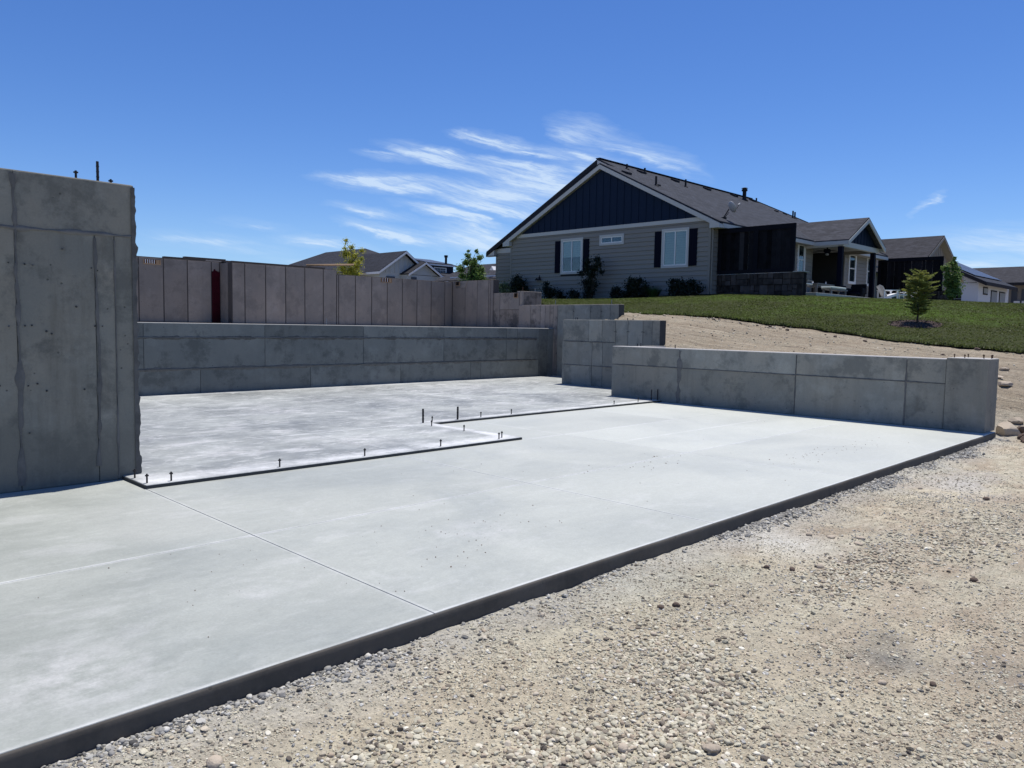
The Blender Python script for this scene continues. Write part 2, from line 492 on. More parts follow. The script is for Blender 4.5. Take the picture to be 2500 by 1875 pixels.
def leafmat(name, c1, c2, trans=0.35, soft=False):
    m, t = new_mat(name)
    P = t.pos()
    nz = t.ramp(t.noise(P, 5.0, 3, 0.6), [(0.35, 0.0), (0.65, 1.0)])
    nz2 = t.noise(P, 40, 2)
    c = t.mix(nz, c1, c2)
    c = t.mix(1.0, c, t.math('ADD', t.math('MULTIPLY', nz2, 0.9), 0.55), 'MULTIPLY')
    nrm = t.n('ShaderNodeVectorMath', props={'operation': 'NORMALIZE'}, i0=t.n('ShaderNodeVectorMath', props={'operation': 'MULTIPLY_ADD'}, i0=t.n('ShaderNodeNewGeometry', out=1), i1=(.35, .35, .1), i2=(0, 0, .75))) if soft else None
    df = t.n('ShaderNodeBsdfDiffuse', Color=c, Normal=nrm) if soft else t.n('ShaderNodeBsdfDiffuse', Color=c)
    tl = t.n('ShaderNodeBsdfTranslucent', Color=c)
    gs = t.n('ShaderNodeBsdfGlossy', Color=(1, 1, 1), Roughness=0.45)
    mx = t.n('ShaderNodeMixShader', Fac=trans, i1=df, i2=tl)
    mx = t.n('ShaderNodeMixShader', Fac=0.012, i1=mx, i2=gs)
    out = t.t.nodes.new('ShaderNodeOutputMaterial')
    t.t.links.new(mx, out.inputs[0])
    return m
M['leaf_yellow'] = leafmat('yellow_green_leaves', (0.48, 0.44, 0.05), (0.24, 0.28, 0.05), 0.45)
M['leaf_green'] = leafmat('mid_green_leaves', (0.20, 0.29, 0.07), (0.08, 0.14, 0.045))
M['leaf_fir'] = leafmat('fir_needles', (0.36, 0.37, 0.08), (0.15, 0.20, 0.055), 0.4)
M['leaf_dark'] = leafmat('dark_shrub_leaves', (0.022, 0.034, 0.018), (0.012, 0.018, 0.014), 0.2)
M['leaf_pale'] = leafmat('pale_shrub_leaves', (0.24, 0.27, 0.16), (0.10, 0.13, 0.06), 0.3)
M['leaf_grassy'] = leafmat('ornamental_grass', (0.05, 0.11, 0.025), (0.03, 0.06, 0.02), 0.3)
M['grass_blade'] = leafmat('lawn_blades', (0.050, 0.072, 0.015), (0.043, 0.050, 0.019), 0.15, soft=True)

# ---- slab concrete
def slabmat(name, base, rear):
    m, t = new_mat(name)
    P = t.pos()
    s = t.sep(P)
    orand = t.n('ShaderNodeObjectInfo', out=5)
    flat = t.mapv(P, scale=(1, 1, 0))
    w = t.noise(flat, 0.55, 6, 0.6, 0.7)
    big = t.ramp(w, [(0.36, 0.0), (0.64, 1.0)])
    sw = t.ramp(t.noise(flat, 1.9, 9, 0.70, 0.5), [(0.47, 0.0), (0.62, 1.0)])
    tro = t.noise(t.mapv(flat, scale=(1.0, 3.2, 1), rot=(0, 0, R(-40))), 2.2, 8, 0.72, 0.3)
    wht = t.ramp(t.noise(t.mapv(flat, scale=(1.0, 1.9, 1), rot=(0, 0, R(-35)), loc=(4, 9, 0)), 1.15, 10, 0.72, 0.5), [(0.54, 0.0), (0.63, 1.0)])
    fine = t.noise(P, 70, 4, 0.7)
    b = base
    wht2 = t.ramp(t.noise(t.mapv(flat, scale=(1.0, 2.6, 1), rot=(0, 0, R(-50)), loc=(14, 2, 0)), 3.4, 9, 0.74, 0.3), [(0.55, 0.0), (0.61, 1.0)])
    drk2 = t.ramp(t.noise(t.mapv(flat, scale=(1.0, 2.2, 1), rot=(0, 0, R(-30)), loc=(1, 22, 0)), 2.1, 9, 0.72, 0.4), [(0.52, 0.0), (0.60, 1.0)])
    k = 0.75 if rear else 0.34
    dk = tuple(a*(0.58 if rear else 0.78)*q for a, q in zip(b, (0.98, 0.99, 1.02) if rear else (0.98, 1.0, 1.0)))
    lt = tuple(min(0.8, a*(1.25 if rear else 1.10)) for a in b)
    c = t.mix(big, dk, b)
    c = t.mix(t.math('MULTIPLY', sw, 0.45 if rear else 0.35), c, lt)
    c = t.mix(1.0, c, t.math('ADD', t.math('MULTIPLY', tro, k), 1.0-k*0.5), 'MULTIPLY')
    c = t.mix(t.math('MULTIPLY', wht, 0.66 if rear else 0.24), c, (0.56, 0.56, 0.545))
    c = t.mix(t.math('MULTIPLY', drk2, 0.34 if rear else 0.07), c, tuple(a*.52 for a in b))
    c = t.mix(t.math('MULTIPLY', wht2, 0.50 if rear else 0.09), c, (0.58, 0.59, 0.565))
    ln = t.noise(t.mapv(flat, scale=(1.0, 1.6, 1), rot=(0, 0, R(25)), loc=(31, 5, 0)), 1.1, 5, 0.55, 1.6)
    scf = t.ramp(t.math('ABSOLUTE', t.math('SUBTRACT', ln, 0.5)), [(0.0, 1.0), (0.008, 0.0)])
    scf = t.math('MULTIPLY', scf, t.ramp(t.noise(flat, 1.8, 4), [(0.5, 0.0), (0.6, 1.0)]))
    c = t.mix(t.math('MULTIPLY', scf, 0.45 if rear else 0.16), c, (0.58, 0.59, 0.565))
    if not rear:     # a patch still damp where something lay, with a sharp corner
        px_ = t.math('MULTIPLY', t.math('MULTIPLY', t.math('SUBTRACT', s[0], 1.72), 9.0, clamp=True), t.math('MULTIPLY', t.math('SUBTRACT', 2.50, s[0]), 30.0, clamp=True))
        py_ = t.math('MULTIPLY', t.math('MULTIPLY', t.math('SUBTRACT', s[1], 5.14), 30.0, clamp=True), t.math('MULTIPLY', t.math('SUBTRACT', 6.72, s[1]), 7.0, clamp=True))
        c = t.mix(t.math('MULTIPLY', t.math('MULTIPLY', px_, py_), t.math('MULTIPLY', big, 0.16)), c, (0.22, 0.215, 0.21))
    if not rear:     # brightening with grazing distance put into the colour, paler along x
        graze_pale = t.math('MULTIPLY', t.math('ADD', t.math('SUBTRACT', s[0], 1.5), t.math('MULTIPLY', t.noise(flat, 0.5, 6, 0.6), 2.5)), 0.115, clamp=True)
        c = t.mix(t.math('MULTIPLY', graze_pale, 0.75), c, (0.515, 0.532, 0.484))
    # chalky dust along saw cuts and beside the step, a highlight painted along the front rim, and a few scuffed patches
    nz = t.noise(flat, 2.2, 5, 0.7)
    nz2 = t.noise(flat, 13, 4, 0.7)
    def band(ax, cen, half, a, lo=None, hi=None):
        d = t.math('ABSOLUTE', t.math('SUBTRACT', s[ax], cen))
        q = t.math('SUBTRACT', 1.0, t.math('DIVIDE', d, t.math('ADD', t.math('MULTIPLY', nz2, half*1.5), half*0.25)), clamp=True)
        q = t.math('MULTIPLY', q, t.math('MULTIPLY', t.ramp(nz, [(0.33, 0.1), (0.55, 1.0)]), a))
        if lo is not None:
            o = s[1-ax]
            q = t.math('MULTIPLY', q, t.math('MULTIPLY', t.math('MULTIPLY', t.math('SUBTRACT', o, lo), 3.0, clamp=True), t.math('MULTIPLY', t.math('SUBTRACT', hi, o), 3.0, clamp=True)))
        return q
    if rear:
        bands = [(1, 7.17, 0.24, 1.1, 2.3, 7.4), (0, 7.17, 0.15, 1.2, 6.9, 9.1), (0, 2.62, 0.2, 1.1, 6.9, 7.7), (1, 9.03, 0.13, 1.1, 7.0, 13.6), (1, 9.0, 0.035, 1.0, 4.4, 7.1), (1, 15.2, 0.2, 0.5), (1, 11.6, 0.03, 0.8, 9.8, 13.4), (0, 10.2, 0.04, 1.0, 10.4, 14.6)]
    else:
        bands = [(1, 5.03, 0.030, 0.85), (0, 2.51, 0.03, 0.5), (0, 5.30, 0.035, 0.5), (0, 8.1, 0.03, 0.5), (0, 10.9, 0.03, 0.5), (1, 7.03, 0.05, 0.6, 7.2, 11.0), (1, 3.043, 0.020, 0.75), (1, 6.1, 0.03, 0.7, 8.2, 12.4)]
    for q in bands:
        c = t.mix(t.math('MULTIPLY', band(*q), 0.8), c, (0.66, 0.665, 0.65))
    spots = [((0.9, 3.5), 0.4, .55), ((3.8, 4.05), 0.3, .45), ((1.95, 3.9), 0.13, .4), ((4.9, 3.35), 0.16, .35)] if not rear else [((3.9, 8.3), 0.35, .6), ((5.5, 8.1), 0.5, .7), ((6.3, 11.6), 0.6, .6), ((12, 13.6), 1.2, .5)]
    for (px, py), r, a in spots:
        d = t.n('ShaderNodeVectorMath', out=1, props={'operation': 'DISTANCE'}, i0=flat, i1=(px, py, 0.0))
        q = t.math('SUBTRACT', 1.0, t.math('DIVIDE', d, t.math('MULTIPLY', t.math('ADD', nz, 0.3), r*1.6)), clamp=True)
        c = t.mix(t.math('MULTIPLY', t.math('MULTIPLY', q, a), t.math('MULTIPLY', t.ramp(t.noise(flat, 5.0, 8, 0.75), [(0.42, 0.0), (0.6, 1.0)]), 1.2)), c, (0.58, 0.575, 0.555))
    v = t.math('ADD', t.math('MULTIPLY', orand, 0.10), 0.95)
    v = t.math('MULTIPLY', v, t.math('ADD', t.math('MULTIPLY', fine, 0.42), 0.79))
    v = t.math('MULTIPLY', v, t.math('ADD', t.math('MULTIPLY', t.noise(flat, 19, 6, 0.75), 0.30), 0.85))
    c = t.mix(1.0, c, v, 'MULTIPLY')
    vor = t.n('ShaderNodeTexVoronoi', out=0, Vector=flat, Scale=14.0)
    pit = t.math('MULTIPLY', t.ramp(vor, [(0.03, 1.0), (0.06, 0.0)]), t.ramp(nz, [(0.55, 0.0), (0.62, 1.0)]))
    c = t.mix(t.math('MULTIPLY', pit, 0.6), c, (0.10, 0.09, 0.08))
    h = t.math('ADD', t.math('MULTIPLY', fine, 0.3), t.math('MULTIPLY', tro, 0.5))
    ro = t.math('ADD', 0.5, t.math('MULTIPLY', big, 0.2))
    return finish(m, t, c, ro, h, 0.18, 0.006, spec=0.4)
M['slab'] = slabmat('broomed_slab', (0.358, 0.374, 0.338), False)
M['slab_rear'] = slabmat('troweled_slab', (0.345, 0.360, 0.340), True)
M['slab_edge'] = concrete('slab_edge_concrete', (0.104, 0.098, 0.088), 0.62, 0.55, 0.35, pan=0.02)

# ---- ground
def groundmat():
    m, t = new_mat('gravelly_dirt')
    P = t.pos()
    s = t.sep(P)
    flat = t.mapv(P, scale=(1, 1, 0))
    big = t.ramp(t.noise(flat, 0.55, 6, 0.6, 0.5), [(0.40, 0.0), (0.62, 1.0)])
    mid = t.ramp(t.noise(flat, 2.3, 6, 0.66, 0.4), [(0.36, 0.0), (0.66, 1.0)])
    stre = t.ramp(t.noise(t.mapv(flat, scale=(1.6, 0.16, 1), rot=(0, 0, R(8))), 1.2, 7, 0.66, 0.6), [(0.36, 0.0), (0.64, 1.0)])
    sm = t.noise(flat, 11, 6, 0.72)
    fine = t.noise(flat, 48, 5, 0.75)
    vor = t.n('ShaderNodeTexVoronoi', out=0, Vector=flat, Scale=38.0)
    vcol = t.n('ShaderNodeTexVoronoi', out=1, Vector=flat, Scale=38.0)
    c = t.mix(big, (0.560, 0.500, 0.365), (0.482, 0.460, 0.350))
    c = t.mix(t.math('MULTIPLY', mid, 0.55), c, (0.36, 0.295, 0.212))
    # trodden brown dirt with scuffed, drawn-out streaks towards the open side of the lot
    open_ = t.math('MULTIPLY', t.math('SUBTRACT', t.math('SUBTRACT', s[0], 1.5), s[1]), 0.55, clamp=True)
    brn = t.ramp(t.noise(t.mapv(flat, scale=(1.0, 1.7, 1), rot=(0, 0, R(35)), loc=(3, 17, 0)), 1.3, 8, 0.68, 0.6), [(0.44, 0.0), (0.60, 1.0)])
    c = t.mix(t.math('MULTIPLY', t.math('MULTIPLY', brn, open_), 0.60), c, (0.34, 0.262, 0.190))
    scu = t.ramp(t.noise(t.mapv(flat, scale=(1.0, 4.5, 1), rot=(0, 0, R(48)), loc=(8, 1, 0)), 3.2, 8, 0.72, 0.4), [(0.52, 0.0), (0.62, 1.0)])
    c = t.mix(t.math('MULTIPLY', t.math('MULTIPLY', scu, open_), 0.50), c, (0.66, 0.585, 0.45))
    slope = t.math('MULTIPLY', t.math('SUBTRACT', s[0], 13.0), 0.4, clamp=True)
    c = t.mix(t.math('MULTIPLY', t.math('MULTIPLY', stre, slope), 0.85), c, (0.235, 0.19, 0.135))
    stre2 = t.ramp(t.noise(t.mapv(flat, scale=(2.6, 0.22, 1), rot=(0, 0, R(-6)), loc=(5, 3, 0)), 1.5, 6, 0.66, 0.5), [(0.55, 0.0), (0.7, 1.0)])
    c = t.mix(t.math('MULTIPLY', t.math('MULTIPLY', stre2, slope), 0.6), c, (0.56, 0.48, 0.36))
    c = t.mix(t.math('MULTIPLY', slope, 0.62), c, (0.27, 0.222, 0.160))
    trk = t.noise(t.mapv(flat, scale=(5.5, 0.30, 1), rot=(0, 0, R(5)), loc=(2, 8, 0)), 1.3, 8, 0.7, 0.5)
    trd = t.ramp(trk, [(0.34, 1.0), (0.44, 0.0)])
    trl = t.ramp(trk, [(0.56, 0.0), (0.66, 1.0)])
    c = t.mix(t.math('MULTIPLY', t.math('MULTIPLY', trd, slope), 0.8), c, (0.12, 0.092, 0.068))
    c = t.mix(t.math('MULTIPLY', t.math('MULTIPLY', trl, slope), 0.7), c, (0.47, 0.41, 0.31))
    # grey concrete dust beside the slab
    dd = t.math('SUBTRACT', 3.04, s[1])
    ed = t.math('MULTIPLY', t.math('SUBTRACT', 1.0, t.math('DIVIDE', dd, t.math('ADD', 0.12, t.math('MULTIPLY', t.noise(flat, 1.7, 4), 0.7))), clamp=True), t.math('SUBTRACT', 1.0, slope, clamp=True))
    c = t.mix(t.math('MULTIPLY', ed, 0.75), c, (0.43, 0.425, 0.39))
    wh = t.n('ShaderNodeVectorMath', out=1, props={'operation': 'DISTANCE'}, i0=t.mapv(flat, scale=(0.6, 1.6, 1)), i1=(9.3*0.6, 2.35*1.6, 0))
    c = t.mix(t.math('MULTIPLY', t.math('SUBTRACT', 1.0, t.math('DIVIDE', wh, t.math('ADD', 0.3, mid)), clamp=True), 0.7), c, (0.55, 0.54, 0.50))
    for (px, py), r, a, cc in (((3.99, 1.28), .20, .8, (0.16, 0.165, 0.16)), ((4.25, 1.38), .14, .7, (0.13, 0.12, 0.11)), ((5.6, 2.62), .45, .9, (0.60, 0.585, 0.52)), ((4.2, .9), .3, .4, (0.2, 0.19, 0.17))):
        dd2 = t.n('ShaderNodeVectorMath', out=1, props={'operation': 'DISTANCE'}, i0=flat, i1=(px, py, 0.0))
        c = t.mix(t.math('MULTIPLY', t.math('SUBTRACT', 1.0, t.math('DIVIDE', dd2, t.math('MULTIPLY', t.math('ADD', sm, 0.35), r*1.5)), clamp=True), a), c, cc)
    f = t.math('ADD', t.math('ADD', t.math('MULTIPLY', sm, 1.1), t.math('MULTIPLY', fine, 1.3)), -0.2)
    c = t.mix(1.0, c, f, 'MULTIPLY')
    c = t.mix(t.math('MULTIPLY', t.ramp(vor, [(0.0, 1.0), (0.55, 0.0)]), t.math('MULTIPLY', t.ramp(t.noise(flat, 1.1, 5, 0.6), [(0.42, 0.0), (0.58, 1.0)]), 0.5)), c,
              t.mix(vcol, (0.20, 0.19, 0.17), (0.46, 0.44, 0.38)))
    h = t.math('ADD', t.math('ADD', t.math('MULTIPLY', sm, 1.2), t.math('MULTIPLY', t.math('MULTIPLY', trk, slope), 3.0)), t.math('ADD', t.math('MULTIPLY', fine, 0.5), t.math('MULTIPLY', vor, -0.35)))
    return finish(m, t, c, 0.95, h, 0.95, 0.03, spec=0.08)
M['ground'] = groundmat()

def stonemat(name, stops):
    m, t = new_mat(name)
    P = t.pos()
    r = t.n('ShaderNodeObjectInfo', out=5)
    c = t.ramp(r, stops)
    f = t.math('ADD', t.math('MULTIPLY', t.noise(P, 60, 4, 0.7), 0.6), 0.68)
    return finish(m, t, t.mix(1.0, c, f, 'MULTIPLY'), 0.88, t.noise(P, 120, 3), 0.2, 0.003, spec=0.15)
M['pebble'] = stonemat('river_pebbles', [(0.0, (0.09, 0.078, 0.066)), (0.09, (0.24, 0.205, 0.16)), (0.30, (0.42, 0.39, 0.295)), (0.62, (0.57, 0.53, 0.405)), (0.86, (0.37, 0.30, 0.22)), (1.0, (0.78, 0.74, 0.61))])
M['pebble_grey'] = stonemat('grey_crushed_stone', [(0.0, (0.08, 0.078, 0.074)), (0.2, (0.19, 0.185, 0.172)), (0.5, (0.31, 0.30, 0.275)), (0.8, (0.42, 0.41, 0.37)), (1.0, (0.62, 0.60, 0.55))])
M['rock'] = plain('pale_field_rock', (0.42, 0.355, 0.275), 0.9, 0.2, var=0.25, scale=9, bstr=0.5)
M['rock_dark'] = plain('brown_rock', (0.13, 0.095, 0.075), 0.9, 0.2, var=0.3, scale=9, bstr=0.5)

def lawnmat():
    m, t = new_mat('lawn_turf')
    P = t.pos()
    a = t.ramp(t.noise(P, 0.22, 5, 0.6, 0.4), [(0.42, 0.0), (0.58, 1.0)])
    b = t.noise(P, 3.5, 5, 0.7)
    f = t.noise(P, 35, 4, 0.75)
    c = t.mix(a, (0.042, 0.049, 0.020), (0.056, 0.094, 0.014))
    c = t.mix(t.ramp(b, [(0.52, 0.0), (0.72, 0.7)]), c, (0.062, 0.058, 0.030))
    c = t.mix(1.0, c, t.math('ADD', t.math('MULTIPLY', f, 1.3), 0.35), 'MULTIPLY')
    return finish(m, t, c, 0.95, f, 0.5, 0.02, spec=0.05)
M['lawn'] = lawnmat()

# ------------------------------------------------------------------ terrain
CP = [(-60, -40, -.3), (-20, -10, -.12), (-20, 3, -.12), (0, -8, -.12), (0, 2, -.12), (6, -4, -.12), (6, 2.5, -.12), (11, 2.5, -.12), (11, -3, -.12), (13.3, 2.6, -.12),
      (14.6, 2.0, .02), (15.5, -2, .1), (15, -10, .1), (17.5, 3.2, .55), (17.5, 0, .45), (20.5, 4.1, 1.05), (20.5, 0, .9), (20.5, 6.25, 1.21), (20.5, 7.9, 1.36), (20.5, 8.96, 1.51), (20.5, 10.2, 1.62),
      (20.5, 11.4, 1.77), (20.5, 13.3, 1.87), (20.5, 15.5, 1.93), (24, 7.5, 1.69), (29, 26.6, 2.77), (29, 22.2, 2.81), (29, 19.9, 2.86), (29, 17.2, 2.92), (29.6, 13.5, 2.84), (33, 15, 2.9),
      (33, 12, 2.78), (33, 10.9, 2.79), (33, 9.5, 2.73), (33, 8, 2.62), (33, 6.7, 2.55), (31, 0, 2.1), (30, -15, 1.9), (20, -15, .7), (38, 15.2, 2.95), (44, 15, 2.98), (48, 15, 3.0), (45, 12.3, 2.95),
      (42, 8, 2.8), (60, 15, 3.2), (60, 0, 2.9), (90, 20, 3.3), (80, -30, 3.0), (14.2, 5, .78), (14.2, 8, .82), (14.4, 9.7, .86), (15.7, 10.6, 1.32), (15.7, 12.6, 1.5), (17.9, 13.4, 1.88), (18, 16, 2.05), (18.1, 18.5, 2.4),
      (18.1, 20.6, 2.7), (12, 21.5, 2.7), (6, 22, 2.7), (-5, 22, 2.7), (-30, 25, 2.7), (5, 32, 2.85), (24, 28, 2.75), (24, 20, 2.45), (28, 31, 2.8), (60, 70, 3.0), (0, 80, 3.0), (100, 120, 3.0), (-60, 60, 2.8), (150, 0, 3.2), (-100, -60, -.3)]
cp = np.array(CP, float)
def _phi(r):
    return np.where(r > 0, r*r*np.log(np.maximum(r, 1e-9)), 0.0)
_D = np.hypot(cp[:, None, 0]-cp[None, :, 0], cp[:, None, 1]-cp[None, :, 1])
_n = len(cp)
_A = np.zeros((_n+3, _n+3))
_A[:_n, :_n] = _phi(_D)+np.eye(_n)*0.5
_A[:_n, _n] = 1; _A[:_n, _n+1:] = cp[:, :2]
_A[_n, :_n] = 1; _A[_n+1:, :_n] = cp[:, :2].T
_W = np.linalg.solve(_A, np.concatenate([cp[:, 2], [0, 0, 0]]))
def tps(x, y):
    x = np.asarray(x, float); y = np.asarray(y, float)
    xc = np.clip(x, -60, 150); yc = np.clip(y, -60, 120)
    out = np.zeros_like(xc)+_W[_n]+_W[_n+1]*xc+_W[_n+2]*yc
    for i in range(_n):
        out += _W[i]*_phi(np.hypot(xc-cp[i, 0], yc-cp[i, 1]))
    return out
def natural(x, y):
    z = tps(x, y)
    far = sstep(60, 140, np.hypot(x-20, y-10))
    z = z*(1-far)+far*np.where(x+y > 0, 3.0, np.clip(z, -.5, 3.0))
    w = np.maximum(sstep(13.75, 16.3, x), sstep(3.25, 4.8, y))
    z = -0.125*(1-w)+z*w
    return z
def inside(x, y):
    xw = np.where(y < 10.12, 13.42, np.where(y < 13.05, 15.12, 17.32))
    yt = np.where(x < 9.5, 20.8, 20.12)
    return (x < xw) & (y > 3.06) & (y < yt)
def height(x, y, rough=True):
    x = np.asarray(x, float); y = np.asarray(y, float)
    z = natural(x, y)
    if rough:
        near = 1-sstep(22, 30, np.hypot(x-8, y-2))
        z = z+near*(0.035*(fbm(x*1.1, y*1.1)-0.5)+0.026*(fbm(x*5, y*5)-0.5)+0.014*(fbm(x*15, y*15, 3)-0.5))
        drift = sstep(0.42, 0.0, 3.03-y)*(y < 3.06)*(1-sstep(13.6, 14.4, x))
        z = z+drift*(0.022+0.030*(fbm(x*1.7, y*2+7)-0.4))
        bank = sstep(14.5, 16, x)*(1-sstep(19.5, 21, x))
        z = z+bank*(0.16*(fbm(x*2.6, y*0.4+9)-0.5)+0.07*(fbm(x*6, y*4)-0.5))
    return np.where(inside(x, y), -0.2, z)

def grid_axis(parts):
    a = []
    for lo, hi, st in parts:
        a += list(np.arange(lo, hi-1e-6, st))
    return np.array(a)
gx = np.concatenate([[-2500, -900, -400, -200], grid_axis([(-100, -20, 10), (-20, -2, 1.5), (-2, 0.4, .4), (0.4, 6.4, .036), (6.4, 17.8, .07), (17.8, 30, .25), (30, 60, 1.0), (60, 150, 6)]), [150, 250, 500, 1200, 2500]])
gy = np.concatenate([[-2500, -900, -400, -200], grid_axis([(-100, -20, 10), (-20, -6, 1.0), (-6, -1.0, .2), (-1.0, 3.2, .036), (3.2, 21, .2), (21, 40, 1.0), (40, 150, 6)]), [150, 250, 500, 1200, 2500]])
XX, YY = np.meshgrid(gx, gy, indexing='ij')
ZZ = height(XX, YY)
def grid_faces(nx, ny):
    i, j = np.meshgrid(np.arange(nx-1), np.arange(ny-1), indexing='ij')
    a = (i*ny+j).ravel()
    return np.stack([a, a+ny, a+ny+1, a+1], 1)
ground = np_mesh('ground', np.stack([XX.ravel(), YY.ravel(), ZZ.ravel()], 1), grid_faces(len(gx), len(gy)), M['ground'])
props(ground, 'dusty tan dirt and gravel ground around the foundation', 'ground', kind='structure')

# lawn
def lawn_edge(y):
    return 20.5-2.2*sstep(15.3, 17.0, y)+0.35*(fbm(y*0.6+3, y*0.0+2.2)-0.5)+0.22*(vnoise(y*3.1, y*0)-0.5)
lx = grid_axis([(18.0, 22, .08), (22, 34, .3), (34, 62, 1.0)])
ly = grid_axis([(-12, 2, .8), (2, 18, .12), (18, 34, .4)])
LX, LY = np.meshgrid(lx, ly, indexing='ij')
keep = LX > lawn_edge(LY)
LZ = height(LX, LY)+0.045+0.02*(fbm(LX*1.5, LY*1.5)-0.5)
fc = grid_faces(len(lx), len(ly))
fc = fc[keep.ravel()[fc].all(1)]
lawn = np_mesh('lawn', np.stack([LX.ravel(), LY.ravel(), LZ.ravel()], 1), fc, M['lawn'])
props(lawn, 'green mown lawn sloping up to the grey house', 'lawn', kind='structure')

# grass blades over the lawn
def build_grass():
    n = 260000
    u = nr.random(n); y = nr.random(n)*27+2
    x = 18.3+u**1.1*15.7
    ok = (x > lawn_edge(y)-0.02) & ~((x > 28.9) & (y > 17.1)) & ~((x > 32.7) & (y > 14.3)) & ~((x > 29.4) & (y > 13.3))
    ok &= ~(((x-24)**2/0.42+(y-7.52)**2/0.42) < 1)
    x, y = x[ok], y[ok]; n = len(x)
    z = height(x, y)+0.042
    h = 0.008+0.016*nr.random(n)+0.014*fbm(x*0.8, y*0.8)
    h = np.where(x < lawn_edge(y)+0.15, h*2.6, h)
    an = nr.random(n)*6.283; w = 0.010+0.010*nr.random(n)
    ca, sa = np.cos(an)*w, np.sin(an)*w
    le = nr.normal(0, 0.03, (n, 2))
    A = np.stack([x-ca, y-sa, z], 1); B = np.stack([x+ca, y+sa, z], 1); C = np.stack([x+le[:, 0], y+le[:, 1], z+h], 1)
    v = np.stack([A, B, C], 1).reshape(-1, 3)
    g = np_mesh('grass', v, np.arange(n*3).reshape(-1, 3), M['grass_blade'], smooth=False)
    props(g, 'short grass blades standing on the lawn', 'grass', kind='stuff')
build_grass()

# ------------------------------------------------------------------ slabs
SY0, ST1, ST2 = 3.03, 7.04, 8.91
TOP = 0.0; STEP = 0.035
slab = thing('slab', 'smooth pale concrete slab with saw cuts and a dark front edge', 'slab', (6, 5, 0), kind='structure')
b = MB(); b.box(-6, 13.62, SY0+0.004, 10.1, -0.3, -0.018)
b.build('slab_base', M['slab_edge'], slab)
# front edge face as one band of darker form-finished concrete, with small bellies
def edge_band():
    b = MB()
    xs = np.linspace(-6, 13.62, 330)
    vs = []
    for i, x in enumerate(xs):
        wob = 0.004*(float(fbm(np.array(x*1.7), np.array(3.0)))-0.5)
        for z, dy in ((-0.30, 0.0), (-0.09, 0.0), (-0.035, 0.0), (-0.014, 0.002), (-0.0045, 0.007)):
            vs.append((x, SY0-0.004+wob+dy, z+0.006*(float(vnoise(np.array(x*3), np.array(1.0)))-0.5)*(1 if z > -0.08 else 0)))
    n = 5
    fs = [(i*n+j, (i+1)*n+j, (i+1)*n+j+1, i*n+j+1) for i in range(len(xs)-1) for j in range(n-1)]
    b.add(vs, fs)
    # back to the slab so that it is solid
    m = len(b.v)
    for x in xs:
        b.v.append((x, SY0+0.02, -0.0045))
    fs = [(i*n+4, (i+1)*n+4, m+i+1, m+i) for i in range(len(xs)-1)]
    b.f += fs
    return b
edge_band().build('slab_edge', M['slab_edge'], slab, smooth=True)
G = 0.003
def panel(parent, name, x0, x1, y0, y1, z0, z1, mat, bev=0.004):
    b = MB(); b.box(x0, x1, y0, y1, z0, z1)
    return b.build(name, mat, parent, bevel=bev)
xs = [-6, -3.1, -0.3, 2.51, 5.30, 8.10, 10.90, 13.62]
for i in range(7):
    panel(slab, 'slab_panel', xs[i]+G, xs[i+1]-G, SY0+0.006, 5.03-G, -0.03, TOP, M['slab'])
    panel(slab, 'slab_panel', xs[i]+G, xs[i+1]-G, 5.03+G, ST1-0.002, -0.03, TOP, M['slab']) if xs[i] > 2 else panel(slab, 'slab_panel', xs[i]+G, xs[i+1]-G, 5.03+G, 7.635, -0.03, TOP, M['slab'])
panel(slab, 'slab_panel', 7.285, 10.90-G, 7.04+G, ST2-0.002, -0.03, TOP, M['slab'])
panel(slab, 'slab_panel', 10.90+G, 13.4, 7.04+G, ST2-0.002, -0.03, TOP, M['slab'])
rear = thing('slab', 'blotchy troweled concrete slab one low step above the front slab', 'slab', (9, 11, 0), kind='structure')
b = MB(); b.box(-6, 17.25, ST2+.004, 15.45, -0.3, 0.012); b.box(2.515, 7.275, ST1+.004, ST2+.003, -0.028, 0.012); b.box(-6, 2.514, 7.64, ST2+.003, -0.028, 0.012)
b.build('slab_base', M['slab_rear'], rear)
for (x0, x1, y0, y1) in [(2.51, 5.3, ST1, ST2), (5.3, 7.28, ST1, ST2), (2.51, 5.3, ST2, 12.0), (5.3, 10.2, ST2, 12.0), (10.2, 13.40, ST2, 12.0), (13.4, 15.05, 10.2, 12.0), (2.51, 5.3, 12.0, 15.42), (5.3, 10.2, 12.0, 15.42), (10.2, 15.05, 12.0, 15.42), (15.05, 17.22, 13.05, 15.42), (-6, 2.51, 7.7, 15.42)]:
    panel(rear, 'slab_panel', x0+0.001, x1-0.001, y0+0.001, y1-0.001, -0.028, STEP, M['slab_rear'], bev=0.006)

for (x0, x1, y0, y1) in [(2.505, 7.284, ST1-.006, ST1-.001), (7.285, 13.3, ST2-.006, ST2-.001), (2.503, 2.508, ST1, 7.63)]:
    b = MB(); b.box(x0, x1, y0, y1, 0.0015, STEP-.006)
    b.build('slab_edge', M['joint_cool'], rear)
